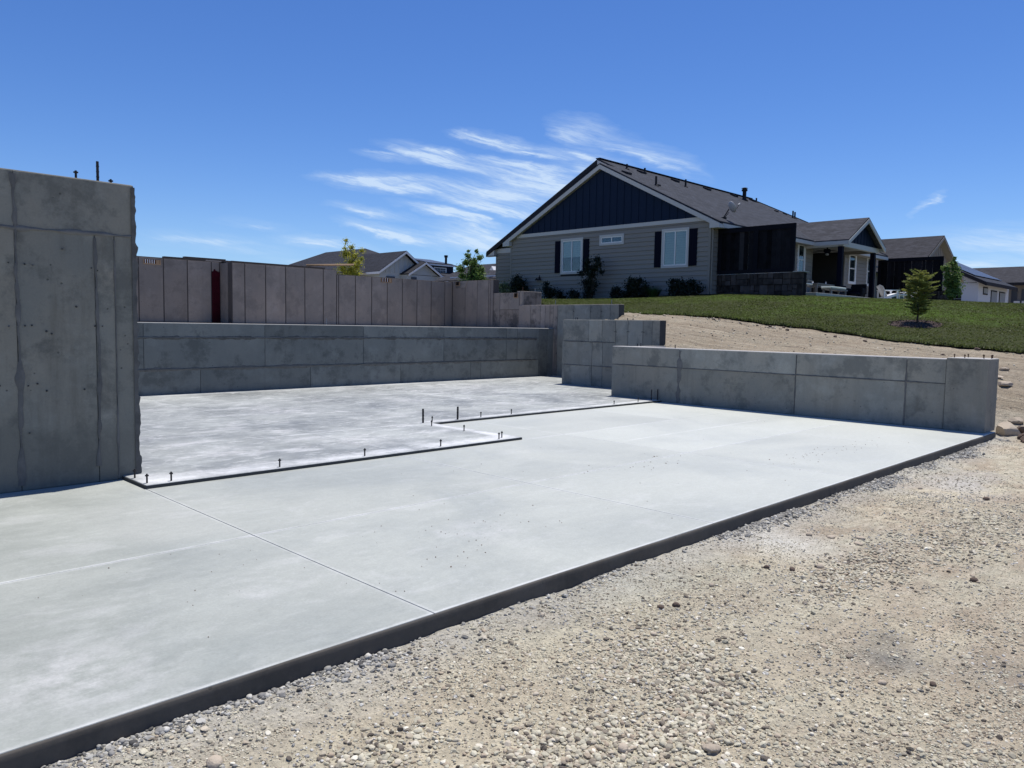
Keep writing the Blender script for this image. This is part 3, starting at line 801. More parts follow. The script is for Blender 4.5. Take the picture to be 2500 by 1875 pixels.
# ---- anchor bolts
def bolt_mesh(name, parent, p, h=0.075, r=0.008, mat=None):
    b = MB()
    b.tube(p, (p[0], p[1], p[2]+h), r, n=7)
    b.tube((p[0], p[1], p[2]+h), (p[0], p[1], p[2]+h+0.012), r*2.0, n=6)
    b.tube((p[0], p[1], p[2]+h+0.012), (p[0], p[1], p[2]+h+0.022), r*0.9, n=6)
    return b.build(name, mat or M['rebar'], parent)
_bolts = [(2.55, 7.43), (2.55, 7.13), (2.75, 6.975+.12), (3.83, 7.10), (4.86, 7.11), (5.95, 7.11), (6.92, 7.10), (7.04, 7.17), (7.07, 7.95), (7.04, 8.62), (7.36, 9.0), (8.36, 9.0), (9.05, 9.0), (11.84, 9.0), (12.62, 9.0)]
for x, y in _bolts:
    bolt_mesh('anchor_bolt', rear, (x, y, STEP-0.003), 0.065 if rnd.random() < .8 else 0.05)
def stub(parent, x, y, z, h, r=0.011, mat=None):
    b = MB()
    q = (x+rnd.uniform(-.006, .006), y, z+h)
    b.tube((x, y, z-0.01), q, r, n=7)
    k = 4
    for i in range(1, k):
        zz = z+h*i/k
        b.tube((x, y, zz), (x, y, zz+0.008), r*1.18, n=7)
    return b.build('rebar_stub', mat or M['rebar'], parent)
for x, y, h in [(7.17, 8.98, .21), (7.85, 8.98, .20), (13.10, 9.02, .22), (13.26, 8.98, .22)]:
    stub(rear, x, y, STEP, h, 0.015 if x < 10 else 0.011)

# ------------------------------------------------------------------ foundation walls
def wall(name, label, axis, c, u0, u1, z0, z1, thick, mat, jmat, panels, loc=None, proud=0.007, gap=0.012, group=None, cat='concrete wall'):
    cx = (u0+u1)/2
    base = (c+thick/2, cx, z0) if axis == 'x' else (cx, c+thick/2, z0)
    w = thing(name, label, cat, base, group)
    b = MB()
    if axis == 'x':
        b.box(c+proud, c+thick, u0, u1, z0, z1)
    else:
        b.box(u0, u1, c+proud, c+thick, z0, z1)
    body = b.build('wall_body', jmat, w, bevel=0.008)
    body.data.materials.clear(); body.data.materials.append(jmat)
    for (a0, a1, q0, q1) in panels:
        b = MB(); g = gap/2
        s = rnd.uniform(-0.002, 0.002)
        if axis == 'x':
            b.box(c+s, c+proud+0.02, a0+g, a1-g, q0+g, q1-g)
        else:
            b.box(a0+g, a1-g, c+s, c+proud+0.02, q0+g, q1-g)
        b.build('wall_panel', mat, w, bevel=0.003, seg=1)
    return w
def topslab(w, x0, x1, y0, y1, z, mat):
    b = MB(); b.box(x0, x1, y0, y1, z-0.03, z+0.004)
    return b.build('wall_top', mat, w, bevel=0.014)
def seam(w, axis, c, pts, width, mat, amp=1.0, seed=0):
    """irregular ridge of cement paste that leaked between two forms; pts: (u,z) polyline"""
    b = MB(); vs = []; k = 0
    L = []
    for (ua, za), (ub, zb) in zip(pts[:-1], pts[1:]):
        n = max(2, int(math.hypot(ub-ua, zb-za)/0.03))
        for i in range(n):
            f = i/n
            L.append((ua+(ub-ua)*f, za+(zb-za)*f, (ub-ua, zb-za)))
    for i, (u, z, dv) in enumerate(L):
        l = math.hypot(*dv); pu, pz = -dv[1]/l, dv[0]/l
        q = float(fbm(np.array(i*0.16+seed), np.array(seed*1.7)))
        q2 = float(fbm(np.array(i*0.5+seed), np.array(seed*0.7+4)))
        wd = width*(0.25+1.5*max(0, q-0.25)*amp)
        ju = (q2-0.5)*width*0.9
        for o, d in ((-1, -0.001), (-0.35, -0.006-0.008*q2), (0.4, -0.005-0.008*q), (1, -0.001)):
            uu = u+pu*(wd*o+ju); zz = z+pz*(wd*o+ju)
            vs.append((c+d, uu, zz) if axis == 'x' else (uu, c+d, zz))
    fs = [(i*4+j, (i+1)*4+j, (i+1)*4+j+1, i*4+j+1) for i in range(len(L)-1) for j in range(3)]
    b.add(vs, fs)
    return b.build('form_seam', mat, w, smooth=True)
def tie(w, axis, c, u, z, mat, r=0.013):
    b = MB()
    if axis == 'x':
        b.tube((c+0.004, u, z), (c-0.010, u, z), r, r*0.6, n=7)
    else:
        b.tube((u, c+0.004, z), (u, c-0.010, z), r, r*0.6, n=7)
    return b.build('form_tie', mat, w)

# tall left wall
PX = 2.655
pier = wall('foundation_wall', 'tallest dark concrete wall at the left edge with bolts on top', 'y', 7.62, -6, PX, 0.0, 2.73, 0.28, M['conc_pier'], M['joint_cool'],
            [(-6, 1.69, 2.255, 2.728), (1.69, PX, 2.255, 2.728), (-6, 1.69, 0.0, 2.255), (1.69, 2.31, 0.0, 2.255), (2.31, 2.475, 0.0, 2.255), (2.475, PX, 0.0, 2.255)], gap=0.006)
topslab(pier, -6, PX-0.004, 7.625, 7.895, 2.73, M['conc_pier'])
seam(pier, 'y', 7.617, [(1.69, 0.05), (1.70, 1.2), (1.69, 2.73)], 0.028, M['seam'], 1.3, 3)
seam(pier, 'y', 7.617, [(2.305, 0.15), (2.33, 1.0), (2.31, 2.25)], 0.022, M['seam'], 1.2, 9)
seam(pier, 'y', 7.617, [(2.475, 0.02), (2.475, 2.24)], 0.010, M['seam'], 1.5, 14)
seam(pier, 'y', 7.617, [(1.0, 2.255), (1.7, 2.25), (2.65, 2.262)], 0.016, M['seam'], 1.6, 21)
for u, z in [(1.69, 1.95), (1.64, 1.955), (1.76, 1.95), (1.82, 1.945), (1.69, 1.42), (1.63, 1.42), (1.75, 1.425), (1.8, 1.43), (1.69, .92), (1.76, .91), (1.83, .925), (1.9, .86), (1.69, .5), (1.76, .5), (2.28, 1.95), (2.33, 1.93), (2.30, 1.43), (2.15, 1.6), (2.05, 2.1), (1.95, 1.36), (1.91, 1.38), (2.2, .86), (1.5, 1.95), (1.52, 1.43), (1.55, .92), (2.31, .55), (2.36, 1.43)]:
    tie(pier, 'y', 7.617, u, z, M['seam'] if rnd.random() < .4 else M['joint_cool'], rnd.uniform(.006, .011))
# ragged paste down the free corner
b = MB(); vs = []
N = 130
for i in range(N):
    z = 0.01+2.70*i/(N-1)
    e = max(0.0, float(fbm(np.array(i*0.37), np.array(8.8)))-0.36)*0.055+0.002
    vs += [(PX-0.03, 7.609, z), (PX+e, 7.607, z), (PX+e*0.8, 7.66, z), (PX-0.002, 7.68, z)]
b.add(vs, [(i*4+j, (i+1)*4+j, (i+1)*4+j+1, i*4+j+1) for i in range(N-1) for j in range(3)])
b.build('ragged_corner', M['seam'], pier)
bolt_mesh('anchor_bolt', pier, (2.2, 7.72, 2.73), 0.06, 0.010)
bolt_mesh('anchor_bolt', pier, (2.49, 7.72, 2.73), 0.025, 0.010)
stub(pier, 2.38, 7.72, 2.73, 0.19, 0.012)

# long back wall
bx = [-6, -4.4, -1.96, 0.52, 3.0, 5.49, 7.98, 10.48, 12.96, 15.25, 15.68, 16.58]
P_ = []
for i in range(len(bx)-1):
    P_ += [(bx[i], bx[i+1], 0.535, 1.155), (bx[i], bx[i+1], 1.155, 1.438)]
bx2 = [-6, -3.4, -0.9, 1.6, 4.1, 6.58, 9.07, 11.58, 13.9, 14.28, 16.58]
for i in range(len(bx2)-1):
    P_.append((bx2[i], bx2[i+1], 0.03, 0.535))
P_ += [(16.58, 16.95, 0.03, 1.438), (16.95, 17.2, 0.03, 1.438)]
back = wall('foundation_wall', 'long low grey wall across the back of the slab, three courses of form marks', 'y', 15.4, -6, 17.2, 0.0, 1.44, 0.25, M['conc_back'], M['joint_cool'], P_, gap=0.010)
topslab(back, -6, 17.19, 15.404, 15.648, 1.44, M['patio'])
for z, sd in ((0.535, 31), (1.155, 37)):
    seam(back, 'y', 15.397, [(2.6, z), (16.5, z)], 0.014, M['seam'], 1.5, sd)
stub(back, 9.55, 15.52, 1.44, 0.16, 0.010, M['steel'])
ledge = MB(); ledge.box(-6, 17.19, 15.66, 20.75, 1.2, 1.425)
o = ledge.build('raised_floor', M['patio'], None, (6, 18, 1.2))
props(o, 'pale ledge floor between the low back wall and the tall rear wall', 'floor', kind='structure')

# tall rear wall: two planes with a return, 24 inch form panels
def strips(u0, u1, st, z0, z1, start=None):
    a = [u0]
    x = start if start is not None else u0+st
    while x < u1-0.05:
        a.append(x); x += st
    a.append(u1)
    return [(a[i], a[i+1], z0, z1) for i in range(len(a)-1)]
rw1 = wall('foundation_wall', 'far left rear wall with a slatted pocket near its top and a red painted corner', 'y', 20.7, -6, 9.6, 1.40, 3.10, 0.25, M['conc_rear'], M['joint_warm'],
           strips(-6, 9.18, 0.62, 1.43, 3.09, 7.29-0.62*20)+[(9.18, 9.41, 2.82, 3.09)], gap=0.03, proud=0.012)
b = MB(); b.box(9.19, 9.41, 20.692, 20.72, 1.43, 2.81)
b.build('red_strip', M['red'], rw1)
b = MB(); vs = []
for i in range(9):
    x = 9.185+.23*i/8
    vs += [(x, 20.690, 2.70), (x, 20.690, 2.80+.10*rnd.random())]
b.add(vs, [(2*i, 2*i+2, 2*i+3, 2*i+1) for i in range(8)])
b.build('red_strip', M['red'], rw1)
rw2 = wall('foundation_wall', 'tall rear wall of narrow upright panels below the dark-roofed houses, left half', 'y', 20.0, 9.43, 12.66, 1.40, 3.06, 0.25, M['conc_rear'], M['joint_warm'],
           strips(9.43, 12.66, 0.605, 1.43, 3.055, 9.79), gap=0.03, proud=0.012)
b = MB(); b.box(9.425, 9.66, 20.25, 20.71, 1.40, 3.06)
b.build('return_wall', M['conc_rear'], rw2)
rw3 = wall('foundation_wall', 'rear wall of narrow upright panels, lower half with a small slatted pocket', 'y', 20.02, 12.67, 17.3, 1.40, 2.935, 0.25, M['conc_rear'], M['joint_warm'],
           strips(12.67, 17.2, 0.59, 1.43, 2.93, 12.74), gap=0.03, proud=0.012)
def pocket(w, axis, c, u0, u1, z0, z1, ribs, side_void=0.3):
    """recess left in a wall for a beam or vent: lining, dark back, white ribs"""
    def bx(b, a0, a1, d0, d1, q0, q1):
        if axis == 'y':
            b.box(a0, a1, c+d0, c+d1, q0, q1)
        else:
            b.box(c+d0, c+d1, a0, a1, q0, q1)
    b = MB(); t = 0.02
    bx(b, u0, u1, -0.016, 0.02, z0-t, z0); bx(b, u0-t, u0, -0.016, 0.02, z0-t, z1); bx(b, u1, u1+t, -0.016, 0.02, z0-t, z1)
    p = b.build('beam_pocket', M['form_wood'], w)
    b = MB(); bx(b, u0, u1, -0.013, 0.0, z0, z1)
    q = b.build('pocket_back', M['void_wood'], p); 
    for i in range(ribs):
        u = u0+(u1-u0)*(1-side_void)*(i+0.5)/ribs
        b = MB(); bx(b, u-0.008, u+0.008, -0.022, -0.012, z0, z1)
        b.build('rib', M['white_plastic'], p)
    b = MB(); a = u1-(u1-u0)*side_void*0.85
    bx(b, a, u1-0.01, -0.018, -0.012, z0, z1)
    b.build('pocket_block', M['form_wood'] if ribs else M['void'], p)
pocket(rw1, 'y', 20.7, 7.43, 7.82, 2.93, 3.03, 5)
pocket(rw3, 'y', 20.02, 14.28, 14.66, 2.80, 2.91, 3)

# stepped wall on the right, running along Y
sw1 = wall('foundation_wall', 'tall stepped section beside the green tree with a trapezoid patch at its top', 'x', 17.2, 18.02, 20.2, 1.40, 2.965, 0.25, M['conc_rear'], M['joint_warm'],
           [(18.02, 18.15, 1.43, 2.96), (18.15, 18.24, 1.43, 2.96), (18.24, 18.78, 1.43, 2.96), (18.78, 19.37, 1.43, 2.96), (19.37, 20.015, 1.43, 2.96)], gap=0.02, proud=0.010)
b = MB(); b.prism([(17.185, 19.92, 2.955), (17.185, 19.27, 2.955), (17.185, 19.36, 2.74), (17.185, 19.84, 2.72)], (0.02, 0, 0))
b.build('pocket_patch', M['conc_step'], sw1)
pocket(sw1, 'x', 17.178, 19.64, 19.80, 2.82, 2.93, 0, 0.98)
sw2 = wall('foundation_wall', 'stained middle step of the stepped wall with a square hole', 'x', 17.21, 16.86, 18.02, 1.40, 2.53, 0.25, M['conc_step'], M['joint_warm'],
           [(17.72, 18.02, 1.43, 2.525), (16.86, 17.72, 2.0, 2.525), (16.86, 17.72, 1.43, 2.0)], gap=0.012)
pocket(sw2, 'x', 17.21, 16.93, 17.07, 2.38, 2.51, 0, 0.98)
blk = wall('foundation_wall', 'small pale stub wall standing highest on the stepped wall with two bars', 'y', 16.75, 17.23, 18.12, 2.0, 2.575, 0.22, M['conc_step'], M['conc_step'], [(17.3, 18.11, 2.0, 2.57)], gap=0.006)
stub(blk, 17.36, 16.86, 2.575, 0.14, 0.010, M['rust']); stub(blk, 17.92, 16.86, 2.575, 0.12, 0.010, M['steel'])
pn = [(16.35, 16.86, 1.43, 2.135), (15.95, 16.35, 1.43, 2.135), (15.75, 15.95, 1.43, 2.135), (15.42, 15.75, 1.43, 2.135), (15.25, 15.42, 0.03, 2.135)]
sw3a = wall('foundation_wall', 'stepped wall section with a pale patch turning from brown to grey', 'x', 17.2, 13.0, 16.86, 0.0, 2.14, 0.25, M['conc_step'], M['joint_cool'], pn, gap=0.012)
for a0, a1 in ((14.62, 15.25), (14.0, 14.62), (13.62, 14.0), (13.3, 13.62), (13.0, 13.3)):
    b = MB(); b.box(17.2, 17.225, a0+.006, a1-.006, 0.03, 2.135)
    b.build('wall_panel', M['conc_right'], sw3a, bevel=0.003, seg=1)
topslab(sw3a, 17.205, 17.445, 13.004, 16.85, 2.14, M['conc_step'])
for y in (14.0, 14.62, 13.6):
    for dz in (0, .02):
        tie(sw3a, 'x', 17.197, y+rnd.uniform(-.02, .02), 1.93+dz, M['joint_cool'], .012)
stub(sw3a, 15.6, 15.0, 0, 0.01) if False else None
for y in (15.45, 13.35):
    stub(sw3a, 17.32, y, 2.14, 0.14, 0.010, M['steel'])
# middle return wall, x = 15
mid = wall('foundation_wall', 'mid height grey wall with six form panels between the low front wall and stepped wall', 'x', 15.0, 10.15, 13.11, 0.0, 1.68, 0.25, M['conc_right'], M['joint_cool'],
           [(12.25, 13.11, 1.135, 1.675), (11.83, 12.25, 1.135, 1.675), (11.42, 11.83, 1.135, 1.675), (12.13, 13.11, 0.54, 1.135), (11.8, 12.13, 0.54, 1.135), (11.42, 11.8, 0.54, 1.135),
            (12.13, 13.11, 0.03, 0.54), (11.8, 12.13, 0.03, 0.54), (10.15, 11.8, 0.03, 0.54), (11.05, 11.42, 0.54, 1.675), (10.62, 11.05, 0.54, 1.675), (10.36, 10.62, 0.54, 1.675), (10.15, 10.36, 0.54, 1.675)], gap=0.009)
topslab(mid, 15.004, 15.246, 10.154, 13.105, 1.68, M['conc_right'])
b = MB(); b.box(15.25, 17.2, 12.98, 13.10, 0.0, 1.675)
b.build('return_wall', M['conc_right'], mid)
for y, h in ((12.78, .06), (12.72, .06), (11.45, .07), (11.0, .05), (11.16, .05)):
    stub(mid, 15.12, y, 1.68, h, 0.009)
for z, sd in ((0.54, 41), (1.135, 44)):
    seam(mid, 'x', 14.997, [(11.45, z), (13.08, z)], 0.012, M['seam'], 1.5, sd)
for y in (11.42, 11.05, 10.62):
    for dy in (-.03, .0, .03):
        tie(mid, 'x', 14.997, y+dy, 1.40+rnd.uniform(-.01, .01), M['joint_cool'], .010)
# low front right wall
rp = []
ry = [3.68, 4.26, 6.10, 8.52, 10.2]
for i in range(4):
    rp += [(ry[i], ry[i+1], 0.0, 0.715), (ry[i], ry[i+1], 0.715, 1.098)]
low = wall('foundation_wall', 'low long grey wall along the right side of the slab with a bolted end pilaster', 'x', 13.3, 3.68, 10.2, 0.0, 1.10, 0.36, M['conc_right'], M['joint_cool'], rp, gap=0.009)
topslab(low, 13.302, 13.656, 3.69, 10.195, 1.10, M['patio'])
b = MB(); b.box(13.27, 13.86, 3.10, 3.675, 0.0, 1.12)
b.build('end_pilaster', M['conc_right'], low, bevel=0.008)
topslab(low, 13.272, 13.858, 3.102, 3.67, 1.122, M['patio'])
b = MB(); b.box(13.55, 15.0, 9.98, 10.19, 0.0, 1.095)
b.build('return_wall', M['patio'], low, bevel=0.006)
seam(low, 'x', 13.297, [(3.7, 0.715), (10.15, 0.715)], 0.010, M['seam'], 1.6, 51)
seam(low, 'x', 13.297, [(8.52, 0.02), (8.5, 1.09)], 0.045, M['seam'], 1.6, 57)
seam(low, 'x', 13.297, [(6.1, 0.02), (6.1, 1.09)], 0.010, M['seam'], 1.6, 59)
seam(low, 'x', 13.297, [(4.26, 0.02), (4.26, 1.09)], 0.012, M['seam'], 1.6, 63)
for x, y in [(13.42, 3.61), (13.36, 3.45), (13.74, 3.5), (13.40, 3.2), (13.8, 3.3), (13.58, 3.14), (13.72, 3.16)]:
    bolt_mesh('anchor_bolt', low, (x, y, 1.12), 0.04, 0.007, M['rust'])
for p, h in (((14.05, 10.08, 1.095), .06), ((14.15, 10.06, 1.095), .07), ((13.42, 8.7, 1.10), .075)):
    stub(low, *p, h, 0.009)

M['damp'] = plain('damp_stain', (0.115, 0.113, 0.104), 0.9, 0.1, var=0.5, scale=12)
seam(back, 'y', 15.399, [(2.7, 1.14), (9.0, 1.15), (16.5, 1.13)], 0.03, M['damp'], 1.8, 81)
seam(back, 'y', 15.399, [(2.7, 0.53), (16.5, 0.515)], 0.028, M['damp'], 1.8, 84)
# lumber lying on the rear wall and the pole
def lumber(name, label, p, q, w, h, mat, cat='board'):
    b = MB(); b.bar(p, q, w, h)
    c = [(a+e)/2 for a, e in zip(p, q)]; c[2] = min(p[2], q[2])-h/2
    o = b.build(name, mat, None, c, bevel=0.003)
    return props(o, label, cat)
lumber('lumber_plank', 'thin dark board lying on top of the far left rear wall', (7.95, 20.82, 3.125), (9.05, 20.82, 3.125), 0.14, 0.038, M['dark_lumber'])
lumber('lumber_plank', 'second dark board overlapping its neighbour above the red corner', (8.5, 20.86, 3.165), (9.62, 20.84, 3.165), 0.14, 0.038, M['dark_lumber'])
lumber('lumber_plank', 'long dark board along the top of the rear wall, in front of the yellow tree', (9.45, 20.12, 3.085), (12.3, 20.12, 3.085), 0.14, 0.04, M['dark_lumber'])
lumber('lumber_plank', 'short board on the return beside the red corner', (9.54, 20.3, 3.085), (9.54, 20.72, 3.12), 0.14, 0.038, M['dark_lumber'])
b = MB(); b.tube((11.75, 20.16, 3.14), (13.25, 20.0, 3.25), 0.03, 0.026, n=8)
props(b.build('wooden_pole', M['form_wood'], None, (12.4, 20.08, 3.1), smooth=True), 'pale round pole jutting off the rear wall toward the yellow tree', 'pole')

# ------------------------------------------------------------------ main house
HX, HY0, HY1 = 29.0, 17.25, 29.1
house = thing('house', 'grey lap-sided house with navy gable, dark roof and covered patio', 'house', (HX, HY0, 2.9))
b = MB()
b.box(HX+.03, 38.9, HY0+.03, HY1-.01, 2.6, 6.12)
b.box(43.0, 47.57, HY0+.03, HY1, 2.6, 6.12)
b.box(38.9, 43.0, 19.9, HY1-.02, 2.6, 6.12)
b.prism([(30.23, HY1-.02, 2.6), (30.23, 31.45, 2.6), (30.23, 31.45, 5.72), (30.23, HY1-.02, 6.95)], (14.8, 0, 0))
b.build('wall', M['siding_core'], house)
b = MB(); b.box(HX+.0, 38.9, HY0+.006, HY1-.004, 2.55, 2.97); b.build('foundation', M['conc_right'], house)
OPEN_F = [(24.15, 25.57, 4.07, 5.80), (21.73, 23.15, 5.33, 5.82), (18.28, 19.66, 4.14, 5.84)]
OPEN_SA = [(37.2, 38.05, 4.2, 5.86)]
OPEN_SB = [(43.57, 44.6, 4.15, 5.86), (46.2, 47.2, 4.15, 5.86)]
def lap(parent, axis, c, u0, u1, z0, z1, opens, exp=0.2):
    z = z0
    while z < z1-0.05:
        zt = min(z+exp, z1)
        segs = [(u0, u1)]
        for (a0, a1, q0, q1) in opens:
            if q0-0.02 < (z+zt)/2 < q1+0.02:
                ns = []
                for s0, s1 in segs:
                    if a1 <= s0 or a0 >= s1:
                        ns.append((s0, s1))
                    else:
                        if a0 > s0: ns.append((s0, a0))
                        if a1 < s1: ns.append((a1, s1))
                segs = ns
        for s0, s1 in segs:
            if s1-s0 < 0.05: continue
            # boards of about 3.6 m with butt joints
            n = max(1, int(round((s1-s0)/5.0)))
            cuts = [s0]+[s0+(s1-s0)*(i+rnd.uniform(-.2, .2))/n for i in range(1, n)]+[s1]
            for a0, a1 in zip(cuts[:-1], cuts[1:]):
                b = MB(); g = 0.0015
                if axis == 'x':
                    pf = [(c+.035, 0, z+.004), (c-.012, 0, z+.004), (c+.018, 0, zt-.002), (c+.035, 0, zt-.002)]
                    b.prism([(p[0], a0+g, p[2]) for p in pf], (0, a1-a0-2*g, 0))
                else:
                    b.prism([(a0+g, q, r) for q, r in ((c+.035, z+.004), (c-.012, z+.004), (c+.018, zt-.002), (c+.035, zt-.002))], (a1-a0-2*g, 0, 0))
                b.build('siding_board', M['siding'], parent)
        z = zt
lap(house, 'x', HX, HY0+.09, HY1-.09, 2.97, 6.05, OPEN_F)
lap(house, 'x', 30.2, HY1+.06, 31.38, 2.97, 5.55, [])
lap(house, 'y', HY0, HX+.09, 38.83, 2.97, 5.95, OPEN_SA)
lap(house, 'y', HY0, 43.07, 47.5, 2.97, 5.95, OPEN_SB)
lap(house, 'y', 19.87, 38.9, 43.0, 3.15, 5.9, [])
def cornerboard(x0, x1, y0, y1, z1=6.05):
    b = MB(); b.box(x0, x1, y0, y1, 2.97, z1); b.build('corner_board', M['siding'], house)
cornerboard(HX-.012, HX+.03, HY0-.012, HY0+.09); cornerboard(HX+.03, HX+.11, HY0-.012, HY0+.02)
cornerboard(HX-.012, HX+.03, HY1-.09, HY1+.01)
b = MB(); b.box(30.18, 30.23, HY1+.06, 31.38, 5.5, 5.75); b.build('frieze_board', M['trim'], house)
cornerboard(30.19, 30.23, HY1, HY1+.06, 5.55); cornerboard(30.19, 30.23, 31.38, 31.46, 5.55)
cornerboard(38.83, 38.92, HY0-.012, HY0+.05, 5.95); cornerboard(42.98, 43.07, HY0-.012, HY0+.05, 5.95); cornerboard(47.5, 47.6, HY0-.012, HY0+.05, 5.95)
# frieze and navy gable
b = MB(); b.box(HX-.03, HX+.04, HY0-.02, HY1, 6.05, 6.22); b.build('frieze_board', M['trim'], house)
def gable_line(y):      # underside of the front roof
    return 9.02-abs(y-23.17)*0.504
b = MB(); b.prism([(HX-.01, HY0+.1, 6.22), (HX-.01, 23.17, 9.05), (HX-.01, HY1-.1, 6.22)], (0.05, 0, 0))
b.build('gable_panel', M['navy'], house)
y = HY0+.45
while y < HY1-.4:
    zt = gable_line(y)-0.06
    if zt > 6.35:
        b = MB(); b.box(HX-.032, HX-.008, y-.022, y+.022, 6.22, zt); b.build('batten', M['navy'], house)
    y += 0.41
# front roof section
def slope_slab(b, pts, th):
    """thick sloped plate from 4 top points"""
    b.hexa([(p[0], p[1], p[2]-th) for p in pts], pts)
RX0, RX1 = 28.82, 30.0
AP = (23.12, 9.15)
b = MB()
slope_slab(b, [(RX0, 16.75, 5.965), (RX1, 16.75, 5.965), (RX1, AP[0], AP[1]), (RX0, AP[0], AP[1])], 0.07)
slope_slab(b, [(RX0, AP[0], AP[1]), (RX1, AP[0], AP[1]), (RX1, 29.5, 5.92), (RX0, 29.5, 5.92)], 0.07)
roofF = b.build('front_roof', M['roof'], house)
def rake(x0, x1, ya, za, yb, zb, dep=0.2, mat='trim'):
    b = MB()
    b.prism([(x0, ya, za), (x0, yb, zb), (x0, yb, zb-dep), (x0, ya, za-dep)], (x1-x0, 0, 0))
    return b.build('rake_board', M[mat], house)
rake(RX0-.02, RX0+.03, 16.76, 5.885, AP[0], AP[1]-.07); rake(RX0-.02, RX0+.03, 29.49, 5.85, AP[0], AP[1]-.07)
def rake_soffit(ya, za, yb, zb):
    b = MB(); b.hexa([(RX0+.03, ya, za-.2), (HX-.01, ya, za-.2), (HX-.01, yb, zb-.2), (RX0+.03, yb, zb-.2)], [(RX0+.03, ya, za-.18), (HX-.01, ya, za-.18), (HX-.01, yb, zb-.18), (RX0+.03, yb, zb-.18)])
    b.build('rake_soffit', M['soffit'], house)
rake_soffit(16.78, 5.885, AP[0], AP[1]-.07); rake_soffit(29.46, 5.85, AP[0], AP[1]-.07)
# boxed eave returns
b = MB(); b.prism([(RX0-.03, 16.74, 5.70), (RX0-.03, 17.2, 5.70), (RX0-.03, 17.2, 6.0), (RX0-.03, 16.74, 5.86)], (0.47, 0, 0)); b.build('eave_return', M['trim'], house)
b = MB(); b.prism([(RX0-.03, 29.5, 5.66), (RX0-.03, 29.02, 5.66), (RX0-.03, 29.02, 5.98), (RX0-.03, 29.5, 5.84)], (0.47, 0, 0)); b.build('eave_return', M['trim'], house)
# main roof with hip at the far end
RY, RZ = 24.2, 9.69
b = MB()
t_ = 0.08
slope_slab(b, [(30.0, 16.75, 5.965), (48.0, 16.75, 5.965), (45.3, RY, RZ), (30.0, RY, RZ)], t_)
slope_slab(b, [(30.0, RY, RZ), (45.3, RY, RZ), (48.0, 32.05, 5.62), (30.0, 32.05, 5.62)], t_)
b.add([(48.0, 16.75, 5.965), (48.0, 32.05, 5.62), (45.3, RY, RZ)], [(0, 1, 2)])
roofM = b.build('roof', M['roof'], house)
b = MB()
b.bar((30.0, RY, RZ+.015), (45.3, RY, RZ+.015), 0.26, 0.04); b.bar((45.3, RY, RZ+.015), (48.0, 16.78, 5.99), 0.22, 0.035)
b.build('ridge_cap', M['roof'], roofM)
b = MB(); b.prism([(30.25, 17.0, 5.9), (30.25, RY, RZ-.1), (30.25, 31.5, 5.75)], (0.05, 0, 0)); b.build('gable_panel', M['navy'], house)
rake(29.96, 30.03, 32.03, 5.54, RY, RZ-.08, .2, 'roof_dark'); rake(29.96, 30.03, 23.15, 9.165-.08, RY, RZ-.08)
b = MB(); b.box(29.98, 30.2, 31.38, 32.05, 5.33, 5.40); b.build('eave_soffit', M['soffit'], house)
b = MB(); b.box(30.03, 46, 32.0, 32.06, 5.40, 5.56); b.build('fascia', M['trim'], house)
b = MB(); b.prism([(29.99, 32.04, 5.36), (29.99, 31.4, 5.36), (29.99, 31.4, 5.85), (29.99, 32.04, 5.54)], (0.2, 0, 0)); b.build('eave_return', M['trim'], house)
# eave fascias on the right side
b = MB(); b.box(29.1, 37.88, 16.72, 16.77, 5.72, 5.885); b.build('fascia', M['trim'], house)
b = MB(); b.box(42.7, 48.0, 16.72, 16.77, 5.72, 5.885); b.build('fascia', M['trim'], house)
b = MB(); b.box(29.0, 38.9, 16.77, 17.25, 5.74, 5.76); b.box(42.9, 48.0, 16.77, 17.25, 5.74, 5.76); b.build('eave_soffit', M['soffit'], house)
b = MB(); b.tube((29.07, 17.19, 2.98), (29.07, 17.19, 5.72), 0.035, n=8); b.tube((29.07, 17.19, 5.72), (29.0, 16.85, 5.86), 0.035, n=8)
b.build('downspout', M['siding'], house)
b = MB(); b.tube((30.16, 29.17, 2.98), (30.16, 29.17, 5.5), 0.03, n=8); b.build('downspout', M['roof_dark'], house)
